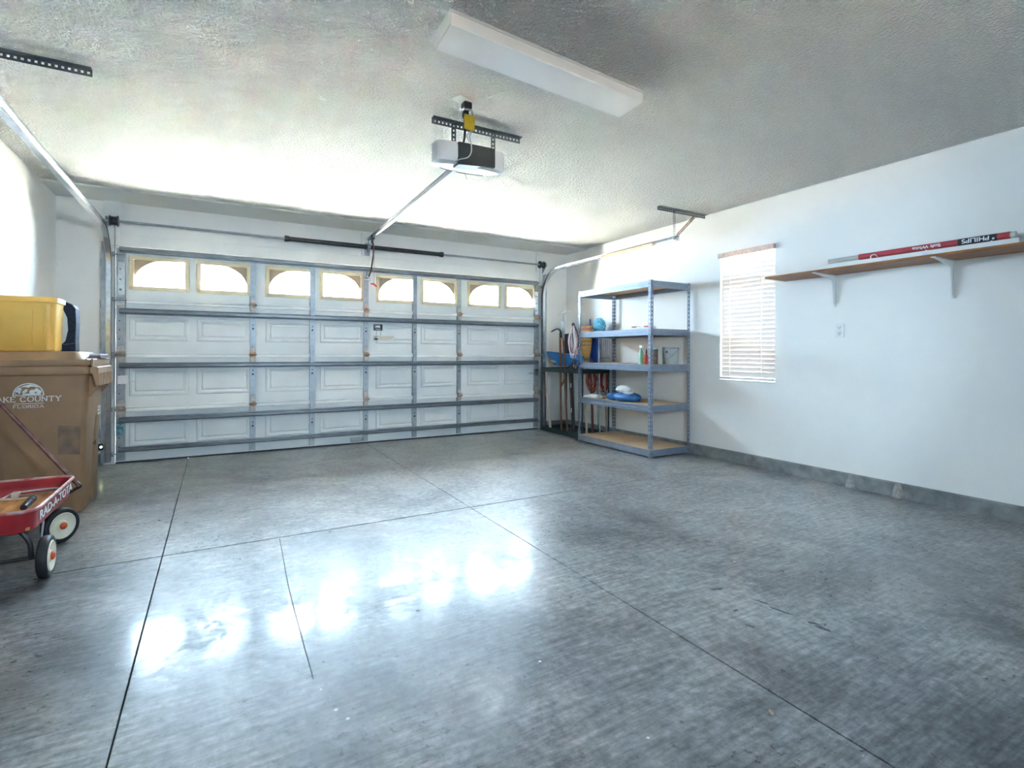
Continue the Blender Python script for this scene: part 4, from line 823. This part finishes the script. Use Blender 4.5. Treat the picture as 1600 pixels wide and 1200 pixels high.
part('pan', B().rings([[Vector((5.025, -0.012 - 0.20 * f, 1.117 - 0.20 * f)), Vector((5.10, -0.012 - 0.20 * f, 1.117 - 0.20 * f)), Vector((5.10, -0.80 + 0.02 * f, 1.06 - 0.14 * f)), Vector((5.025, -0.80 + 0.02 * f, 1.06 - 0.14 * f))] for f in (0, 0.5, 1.0)]), BLUEP, t, 0.006)
part('label', B().prism([(-0.36, 0.985), (-0.22, 0.995), (-0.27, 0.965), (-0.40, 0.955)], (5.021, 0.1, 0), (0, 1, 0), (0, 0, 1), (0.006, 0, 0)), M('yellow_print', (0.55, 0.50, 0.25), 0.6, var=0.3, scale=60), t, smooth=False)
# hung cords
def coil(name, cx, cy, zt, zb, hw, mat, label, turns, rad, depth=0.03, sd=1, tie=None, group=None):
    random.seed(sd); t = thing(name, (cx, cy, zb), label, 'cord', group)
    for k in range(turns):
        w_ = hw * (0.45 + 0.6 * random.random()); zb_ = zb + random.uniform(0, 0.08); dx = random.uniform(-depth, depth); sh_ = random.uniform(-0.02, 0.02)
        pts = [(cx + dx * 0.3, cy, zt), (cx + dx, cy + w_ * 0.7, zt - (zt - zb_) * .3), (cx + dx, cy + w_ + sh_, zt - (zt - zb_) * .62), (cx + dx, cy + w_ * .5 + sh_, zb_ + 0.02), (cx + dx, cy + sh_, zb_), (cx + dx, cy - w_ * .5 + sh_, zb_ + 0.02), (cx + dx, cy - w_ + sh_, zt - (zt - zb_) * .62), (cx + dx, cy - w_ * .7, zt - (zt - zb_) * .3)]
        part('loop', B().tube(curve(pts, 5, True), rad, 6, closed=True), mat[k % len(mat)], t)
    part('tie', B().lathe([(0.016, -0.02), (0.02, 0), (0.016, 0.02)], (cx, cy, zt), n=10), tie or BLACKP, t)
    return t
coil('rope_coil', 4.765, -1.03, 1.45, 1.02, 0.105, [PINKC, WHITEC, PINKC, PINKC, STEELD], 'pink and white rope coil hung on the rack post above the tools', 7, 0.006, 0.02, 11)
coil('cable_coil', 4.765, -1.06, 1.005, 0.87, 0.08, [BLACKP, WHITEC, BLUED, BLACKP], 'tangled black and white cable bundle below the pink rope coil', 6, 0.007, 0.03, 4)
coil('extension_cord', 5.398, -0.60, 0.88, 0.54, 0.12, [ORCORD], 'orange extension cord coil hung nearest the broom handle', 8, 0.006, 0.010, 21, group='orange cords on the wall')
coil('extension_cord', 5.398, -0.86, 0.88, 0.565, 0.085, [ORCORD, ORCORD, STEELD], 'orange extension cord coil hung nearest the rack corner', 8, 0.006, 0.010, 22, group='orange cords on the wall')

# ================================================================== BIN CORNER
bn = thing('trash_bin', (-0.15, -1.53, 0), 'large brown wheeled trash bin lettered LAKE COUNTY FLORIDA', 'trash bin')
def br(x0, x1, y0, y1, r, z): return rrect((x0 + x1) / 2, (y0 + y1) / 2, (x1 - x0) / 2, (y1 - y0) / 2, r, z)
bx0 = -0.405
part('body', B().rings([br(bx0 + 0.05, 0.080, -1.785, -1.50, 0.06, 0.0), br(bx0 + 0.045, 0.084, -1.79, -1.48, 0.06, 0.02), br(bx0 + 0.03, 0.100, -1.798, -1.46, 0.06, 0.50),
                          br(bx0 + 0.025, 0.103, -1.800, -1.42, 0.06, 0.62), br(bx0 + 0.02, 0.112, -1.802, -1.27, 0.06, 0.70), br(bx0 + 0.01, 0.118, -1.805, -1.24, 0.05, 0.955)]), BIN, bn, ang=50)
part('rear_leg', B().rings([br(-0.10, 0.090, -1.452, -1.30, 0.03, 0.0), br(-0.10, 0.098, -1.452, -1.30, 0.03, 0.45), br(-0.10, 0.104, -1.44, -1.29, 0.03, 0.66)]), BIN, bn, ang=50)
part('axle_hole', B().lathe([(0.022, 0), (0.022, 0.004)], (0.094, -1.42, 0.42), (1, 0, 0.02), 14).lathe([(0.022, 0), (0.022, 0.004)], (0.07, -1.453, 0.42), (0, -1, 0), 14), BLACKP, bn)
part('rim', B().rings([br(bx0 - 0.005, 0.125, -1.815, -1.225, 0.05, 0.935), br(bx0 - 0.012, 0.135, -1.825, -1.215, 0.05, 0.945), br(bx0 - 0.012, 0.135, -1.825, -1.215, 0.05, 0.990), br(bx0 - 0.005, 0.125, -1.818, -1.222, 0.05, 0.998)]), BINL, bn, ang=50)
hd = part('handle', B().prism([(0.125, 0.990), (0.172, 0.990), (0.178, 0.862), (0.160, 0.850), (0.142, 0.940), (0.125, 0.945)], (0, -1.825, 0), (1, 0, 0), (0, 0, 1), (0, 0.53, 0)), BINL, bn, 0.006, smooth=False)
for k in range(8): part('grip_rib', B().bar((0.1785, -1.79 + 0.062 * k, 0.866), (0.1765, -1.79 + 0.062 * k, 0.945), 0.008, 0.004, (1, 0, 0)), BINL, hd)
part('handle_gusset', B().prism([(0.10, 0.935), (0.140, 0.935), (0.160, 0.86), (0.158, 0.838), (0.14, 0.815), (0.122, 0.785), (0.105, 0.79)], (0, -1.765, 0), (1, 0, 0), (0, 0, 1), (0, 0.03, 0)), BIN, bn, 0.004, smooth=False)
part('handle_gusset', B().prism([(0.10, 0.935), (0.140, 0.935), (0.160, 0.86), (0.158, 0.838), (0.14, 0.815), (0.122, 0.785), (0.105, 0.79)], (0, -1.32, 0), (1, 0, 0), (0, 0, 1), (0, 0.03, 0)), BIN, bn, 0.004, smooth=False)
part('lid', B().rings([br(bx0 - 0.01, 0.14, -1.826, -1.214, 0.05, 0.998), br(bx0 - 0.012, 0.15, -1.83, -1.21, 0.05, 1.004), br(bx0 - 0.01, 0.15, -1.828, -1.212, 0.05, 1.036), br(bx0 + 0.0, 0.085, -1.80, -1.235, 0.05, 1.045), br(bx0 + 0.03, 0.06, -1.76, -1.27, 0.05, 1.088), br(bx0 + 0.05, 0.04, -1.73, -1.29, 0.05, 1.092)]), BINL, bn, ang=45)
for x in (0.105, 0.135): part('lid_hinge', B().box(x, x + 0.012, -1.834, -1.21, 0.99, 1.045), BINL, bn, 0.004)
for sgn, y in ((1, -1.475),): part('wheel', B().lathe([(0.03, -0.02), (0.12, -0.02), (0.128, -0.01), (0.128, 0.01), (0.12, 0.02), (0.03, 0.02)], (-0.06, -1.27, 0.128), (0, 1, 0), 24), TYRE, bn)
part('faded_label', B().prism([(0, 0), (0.118, -0.008), (0.122, 0.185), (0.004, 0.195)], (-0.045, -1.7985 - 0.002, 0.405), (1, 0, 0), (0, -0.012, 1), (0, -0.0012, 0)), GREYINK, bn, smooth=False, label='worn dark rectangular label')
# lettering: serif capitals built of strokes
GL = {'L': ([[(0, 1), (0, 0), (.55, 0), (.55, .2)]], .6), 'A': ([[(0, 0), (.36, 1)], [(.36, 1), (.72, 0)], [(.14, .36), (.58, .36)]], .74), 'K': ([[(0, 1), (0, 0)], [(.55, 1), (0, .42)], [(.2, .58), (.65, 0)]], .68), 'E': ([[(.55, .85), (.55, 1), (0, 1), (0, 0), (.57, 0), (.57, .17)], [(0, .52), (.42, .52)]], .6),
      'C': ([[(.70, .78), (.55, .95), (.36, 1), (.15, .92), (.02, .68), (0, .5), (.02, .3), (.15, .08), (.36, 0), (.55, .04), (.72, .2)]], .76), 'O': ([[(.4, 1), (.16, .92), (.02, .68), (0, .5), (.02, .3), (.16, .08), (.4, 0), (.64, .08), (.78, .3), (.8, .5), (.78, .68), (.64, .92), (.4, 1)]], .84),
      'U': ([[(0, 1), (0, .3), (.08, .08), (.32, 0), (.56, .08), (.64, .3), (.64, 1)]], .7), 'N': ([[(0, 0), (0, 1), (.66, 0), (.66, 1)]], .72), 'T': ([[(0, .84), (0, 1), (.7, 1), (.7, .84)], [(.35, 1), (.35, 0)]], .74), 'Y': ([[(0, 1), (.35, .48), (.7, 1)], [(.35, .48), (.35, 0)]], .74),
      'F': ([[(.55, .85), (.55, 1), (0, 1), (0, 0)], [(0, .52), (.42, .52)]], .6), 'R': ([[(0, 0), (0, 1), (.36, 1), (.52, .9), (.55, .75), (.5, .6), (.36, .5), (0, .5)], [(.3, .5), (.62, 0)]], .66), 'I': ([[(0, 0), (0, 1)]], .1), 'D': ([[(0, 0), (0, 1), (.34, 1), (.6, .85), (.7, .5), (.6, .15), (.34, 0), (0, 0)]], .74)}
SER = {'L': [(0, 1)], 'A': [(0, 0), (.72, 0)], 'K': [(0, 0), (0, 1), (.6, 1), (.62, 0)], 'N': [(0, 0), (.66, 1)], 'T': [(.35, 0)], 'Y': [(0, 1), (.7, 1), (.35, 0)], 'U': [(0, 1), (.64, 1)], 'F': [(0, 0)], 'R': [(0, 0), (.62, 0)], 'I': [(0, 0), (0, 1)]}
def lettering(txt, x0, x1, z0, z1, y):
    gap = 0.24; tot = sum(GL[c][1] + gap if c != ' ' else 0.45 for c in txt) - gap; sx = (x1 - x0) / tot; hz = z1 - z0; b = B(); x = x0
    P_ = lambda u, v: Vector((x + u * sx, y - 0.0008, z0 + v * hz))
    for c in txt:
        if c == ' ': x += 0.45 * sx; continue
        for st in GL[c][0]:
            for p, q in zip(st[:-1], st[1:]):
                th = 0.15 if abs(q[0] - p[0]) < 0.2 or (q[0] > p[0] and q[1] < p[1]) else 0.10
                b.bar(P_(*p), P_(*q), 0.0012, th * hz, (0, 0, 1)) if abs(p[0] - q[0]) > 1e-3 else b.obox((P_(*p) + P_(*q)) / 2, (th * hz / 2, 0, 0), (0, 0.0006, 0), (0, 0, abs(q[1] - p[1]) * hz / 2))
        for u, v in SER.get(c, []): b.obox(P_(u, v), (0.17 * hz, 0, 0), (0, 0.0006, 0), (0, 0, 0.04 * hz))
        x += (GL[c][1] + gap) * sx
    return b
LY = -1.8055
part('county_lettering', lettering('LAKE COUNTY', -0.372, -0.026, 0.766, 0.798, LY), WHITEINK, bn, smooth=False, label='white serif lettering LAKE COUNTY')
part('state_lettering', lettering('FLORIDA', -0.262, -0.114, 0.725, 0.743, LY), WHITEINK, bn, smooth=False, label='small white lettering FLORIDA')
part('lettering_rule', B().box(-0.262, -0.114, LY - 0.0014, LY - 0.0002, 0.7515, 0.7545), WHITEINK, bn, smooth=False)
eb = B(); cx_, cz_, ra, rb_ = -0.189, 0.808, 0.078, 0.080
outer = [(ra * math.cos(R(a)), rb_ * math.sin(R(a)) * .98) for a in range(0, 181, 12)]
for (a0, c0), (a1, c1) in zip(outer[:-1], outer[1:]): eb.prism([(a0, c0), (a1, c1), (a1 * .93, c1 * .93), (a0 * .93, c0 * .93)], (cx_, LY, cz_), (1, 0, 0), (0, 0, 1), (0, -0.0012, 0))
eb.prism([(-ra, -0.004), (ra, -0.004), (ra, 0.0), (-ra, 0.0)], (cx_, LY, cz_), (1, 0, 0), (0, 0, 1), (0, -0.0012, 0))
def disc(u, v, r_, sq=1.0, n=12): eb.prism([(u + r_ * math.cos(2 * PI * k / n), v + r_ * sq * math.sin(2 * PI * k / n)) for k in range(n)], (cx_, LY, cz_), (1, 0, 0), (0, 0, 1), (0, -0.0012, 0))
for u, v, r_, q_ in ((-0.052, 0.022, 0.014, 1.1), (-0.045, 0.038, 0.011, 1), (-0.058, 0.012, 0.010, .8), (0.018, 0.022, 0.015, .9), (0.040, 0.032, 0.012, 1), (0.052, 0.020, 0.013, 1), (-0.022, 0.020, 0.009, 1.2), (-0.012, 0.030, 0.008, 1.3)): disc(u, v, r_, q_)
eb.prism([(-0.045, 0.050), (-0.02, 0.062), (0.01, 0.070), (0.038, 0.060), (0.052, 0.046), (0.028, 0.055), (0.008, 0.056), (0.0, 0.048), (-0.016, 0.054)], (cx_, LY, cz_), (1, 0, 0), (0, 0, 1), (0, -0.0012, 0))
eb.prism([(-0.03, 0.002), (0.06, 0.002), (0.06, 0.009), (0.01, 0.012), (-0.03, 0.006)], (cx_, LY, cz_), (1, 0, 0), (0, 0, 1), (0, -0.0012, 0))
eb.prism([(-0.03, 0.004), (-0.026, 0.004), (-0.018, 0.020), (-0.022, 0.022)], (cx_, LY, cz_), (1, 0, 0), (0, 0, 1), (0, -0.0012, 0))
part('emblem', eb, WHITEINK, bn, smooth=False, label='white half-round landscape emblem')
for k in range(2):
    b = B()
    for q in range(4): b.box(0.1085, 0.1115, -1.43 + k * 0.05, -1.40 + k * 0.05, 0.70 - q * 0.025, 0.716 - q * 0.025)
    part('side_print', b, WHITEINK, bn, smooth=False)
# tote
tt = thing('storage_tote', (-0.25, -1.53, 1.092), 'yellow plastic storage tote on the lid of the brown bin', 'tote')
def tr_(m, z, r=0.05): return br(-0.405 + m, -0.085 - m, -1.66 + m, -1.40 - m, r, z)
part('body', B().rings([tr_(0.016, 1.093), tr_(0.008, 1.10), tr_(0.004, 1.30), tr_(0.0, 1.43), tr_(0.012, 1.43, .04), tr_(0.016, 1.30, .04), tr_(0.02, 1.104, .04)]), TOTE, tt, ang=50)
part('rim', B().rings([tr_(0.0, 1.425), tr_(-0.010, 1.428), tr_(-0.010, 1.458), tr_(-0.004, 1.464), tr_(0.012, 1.460, .04), tr_(0.012, 1.428, .04)], closed=False), TOTE, tt, ang=50)
b = B()
for u0, u1 in ((-0.275, -0.205),): b.box(u0, u1, -1.6605, -1.654, 1.13, 1.134).box(u1 - 0.003, u1, -1.6605, -1.652, 1.13, 1.40)
b.box(-0.152, -0.148, -1.6605, -1.652, 1.13, 1.41).box(-0.11, -0.107, -1.659, -1.650, 1.13, 1.41)
part('side_ribs', b, TOTE, tt, 0.001)
# navy seat shell
ns = thing('stadium_seat', (-0.09, -1.32, 1.092), 'curved navy woven seat pad standing between tote and wall on the bin', 'seat pad')
prof = [(-0.135, 1.470), (-0.075, 1.462), (-0.03, 1.440), (-0.012, 1.41), (-0.008, 1.30), (-0.012, 1.18), (-0.010, 1.094), (-0.115, 1.094), (-0.112, 1.12), (-0.07, 1.17), (-0.055, 1.25), (-0.06, 1.34), (-0.09, 1.42)]
part('shell', B().prism(prof, (-0.018, -1.385, 0), (1, 0, 0), (0, 0, 1), (0, 0.13, 0)), NAVY, ns, 0.006, smooth=False)
part('seam', B().tube(curve([(-0.10, -1.388, 1.145), (-0.072, -1.388, 1.148), (-0.03, -1.388, 1.156)]), 0.003, 6), M('navy_piping', (0.10, 0.13, 0.17), 0.6), ns)
# booklets
random.seed(9)
for k in range(3):
    z = 1.046 + 0.0105 * k
    t = thing('booklet', (0.08, -1.42, z), ['lowest dark-edged booklet of the pile on the bin lid', 'middle booklet of the pile on the bin lid', 'pale mauve booklet on top of the pile on the bin lid'][k], 'booklet', 'booklets on the bin lid')
    part('pages', B().box(0.092, 0.160 - 0.004 * k, -1.66 + 0.02 * k, -1.32, z, z + 0.0095), PAPER if k == 2 else PAPERD, t, 0.001, smooth=False)
    part('cover', B().box(0.091, 0.161 - 0.004 * k, -1.661 + 0.02 * k, -1.319, z + 0.0095, z + 0.0103), PAPER, t, smooth=False)

# ================================================================== DRY LEAF
b = B(); n = 12
lf = [(0.014 * math.cos(2 * PI * k / n) * (1 if k % 2 else 0.8), 0.008 * math.sin(2 * PI * k / n)) for k in range(n)]
b.prism(lf, (2.346, -5.327, 0.001), (0.8, 0.6, 0), (-0.55, 0.75, 0.35), (0, 0, 0.0012))
solo('dry_leaf', flat(b, 0.0008), M('dry_leaf_brown', (0.24, 0.18, 0.11), 0.8, var=0.2, scale=80), 'tiny dry tan leaf lying on the grey floor', 'leaf')

# ================================================================== WAGON
wg = thing('toy_wagon', (-0.09, -2.65, 0), 'red steel pull-along toy wagon with white wheels by the bin', 'wagon')
def wr(m, z, r=0.075): return rrect(-0.090, -2.65, 0.212 - m, 0.400 - m, r, z, 7)
part('tray', B().rings([wr(0.014, 0.232), wr(0.004, 0.238), wr(0.0, 0.30), wr(-0.004, 0.336), wr(0.004, 0.336), wr(0.008, 0.30), wr(0.012, 0.245), wr(0.016, 0.241)]), WRED, wg, ang=50)
part('rim', B().tube([Vector((p.x, p.y, 0.338)) for p in wr(-0.010, 0.338, 0.08)], 0.0085, 8, closed=True), WRIM, wg)
for k in range(4):
    x0 = -0.285 + k * 0.0975; part('floor_plank', B().box(x0 + 0.001, x0 + 0.0965, -3.03, -2.27, 0.242, 0.256), WOODF, wg, 0.001, smooth=False)
text_part('side_lettering', 'RAD-A-TOTA', 0.062, WHITEINK, wg, (0.1238, -2.62, 0.284), (0, 1, 0), (0, 0, 1), 1.75)
def wheel(c, ax):
    ax = Vector(ax).normalized(); R_ = 0.099
    w_ = part('wheel', B().lathe([(0.068, -0.018), (0.088, -0.022), (R_ - 0.003, -0.018), (R_, -0.008), (R_, 0.008), (R_ - 0.003, 0.018), (0.088, 0.022), (0.068, 0.018)], c, ax, 36, loop=True), TYRE, wg, ang=50)
    part('wheel_disc', B().lathe([(0.010, -0.012), (0.06, -0.012), (0.0735, -0.019), (0.0735, 0.020), (0.068, 0.024), (0.060, 0.016), (0.030, 0.012), (0.028, 0.018), (0.022, 0.020)], c, ax, 32), WHEELW, w_, ang=40)
    part('hub_cap', B().lathe([(0.0205, 0.018), (0.0205, 0.026), (0.016, 0.032), (0.006, 0.036)], c, ax, 18), ORANGE, w_)
wheel((0.160, -3.000, 0.099), (1, 0, 0)); wheel((-0.345, -3.000, 0.099), (-1, 0, 0))
fa = R(-40); fx_, fy_ = math.cos(fa), math.sin(fa); fc = Vector((-0.075, -2.305, 0.099))
wheel(fc + Vector((fx_, fy_, 0)) * 0.232, (fx_, fy_, 0)); wheel(fc - Vector((fx_, fy_, 0)) * 0.232, (-fx_, -fy_, 0))
part('rear_axle', B().tube([(-0.345, -3.0, 0.101), (0.16, -3.0, 0.101)], 0.009, 8), DSTEEL, wg)
part('front_axle', B().tube([fc - Vector((fx_, fy_, 0)) * 0.225, fc + Vector((fx_, fy_, 0)) * 0.225], 0.009, 8), DSTEEL, wg)
for sx in (0.105, -0.285):
    s2 = 1 if sx > 0 else -1
    part('rear_strut', B().tube(curve([(sx - 0.045 * s2, -3.0, 0.234), (sx - 0.03 * s2, -3.0, 0.222), (sx - 0.005 * s2, -3.0, 0.17), (sx, -3.0, 0.095)]), 0.011, 8), DSTEEL, wg)
    part('rear_brace', B().bar((sx + 0.025 * s2, -2.995, 0.095), (sx + 0.01 * s2, -2.84, 0.236), 0.026, 0.004, (1, 0, 0)), GALV, wg)
part('steering_post', B().tube([fc + Vector((0, 0, 0.0)), fc + Vector((0, 0, 0.135))], 0.016, 10).bar(fc + Vector((-0.12 * fx_, -0.12 * fy_, 0.0)), fc + Vector((0, 0, 0.12)), 0.02, 0.006).bar(fc + Vector((0.12 * fx_, 0.12 * fy_, 0.0)), fc + Vector((0, 0, 0.12)), 0.02, 0.006), DSTEEL, wg)
part('tongue_yoke', B().tube(curve([fc + Vector((0, 0.0, 0.06)), (0.03, -2.22, 0.19), (0.12, -2.20, 0.245), (0.145, -2.20, 0.262), (0.13, -2.2, 0.285)]), 0.010, 8), DSTEEL, wg)
tg = part('pull_handle', B().tube([(0.142, -2.20, 0.262), (0.055, -2.205, 0.39), (-0.18, -2.21, 0.735), (-0.345, -2.215, 0.975)], 0.0115, 10), M('worn_brown_red_steel', (0.12, 0.03, 0.025), 0.45, 0.3, col2=(0.22, 0.10, 0.07), scale=25, var=0.2), wg)
part('grip_loop', B().tube(curve([(-0.345, -2.215, 0.975), (-0.375, -2.15, 1.00), (-0.41, -2.17, 1.05), (-0.41, -2.26, 1.05), (-0.375, -2.28, 1.00)], 5, True), 0.009, 8, closed=True), DSTEEL, tg)
# saw in the wagon
sw = thing('hack_saw', (-0.04, -2.45, 0.257), 'white framed hacksaw with a black grip lying in the red wagon', 'saw')
part('frame', B().tube(curve([(-0.018, -2.44, 0.272), (-0.155, -2.40, 0.268), (-0.16, -2.39, 0.270), (-0.145, -2.30, 0.275), (-0.12, -2.285, 0.277), (0.03, -2.262, 0.277), (0.09, -2.30, 0.274)], 5), 0.0055, 8), M('cream_enamel', (0.62, 0.58, 0.50), 0.35, 0.2, var=0.05), sw)
part('blade', B().bar((-0.12, -2.335, 0.271), (0.09, -2.315, 0.271), 0.022, 0.002), TOOLST, sw)
part('blade_clamp', B().box(-0.135, -0.10, -2.36, -2.31, 0.262, 0.29), M('cream_enamel', (0.62, 0.58, 0.50)), sw, 0.004)
part('grip', B().tube([(-0.012, -2.45, 0.276), (-0.006, -2.54, 0.277), (0.0, -2.66, 0.276), (0.001, -2.685, 0.276)], [0.013, 0.017, 0.0185, 0.015], 12), BLACKP, sw)
b = B()
for q in range(5): b.tube([Vector((-0.0085 + 0.0009 * q * 2, -2.49 - q * 0.035, 0.277)), Vector((-0.0083 + 0.0009 * q * 2, -2.495 - q * 0.035, 0.277))], 0.0188, 12)
part('grip_rings', b, M('grey_rubber', (0.09, 0.10, 0.12), 0.6, var=0.1), sw)
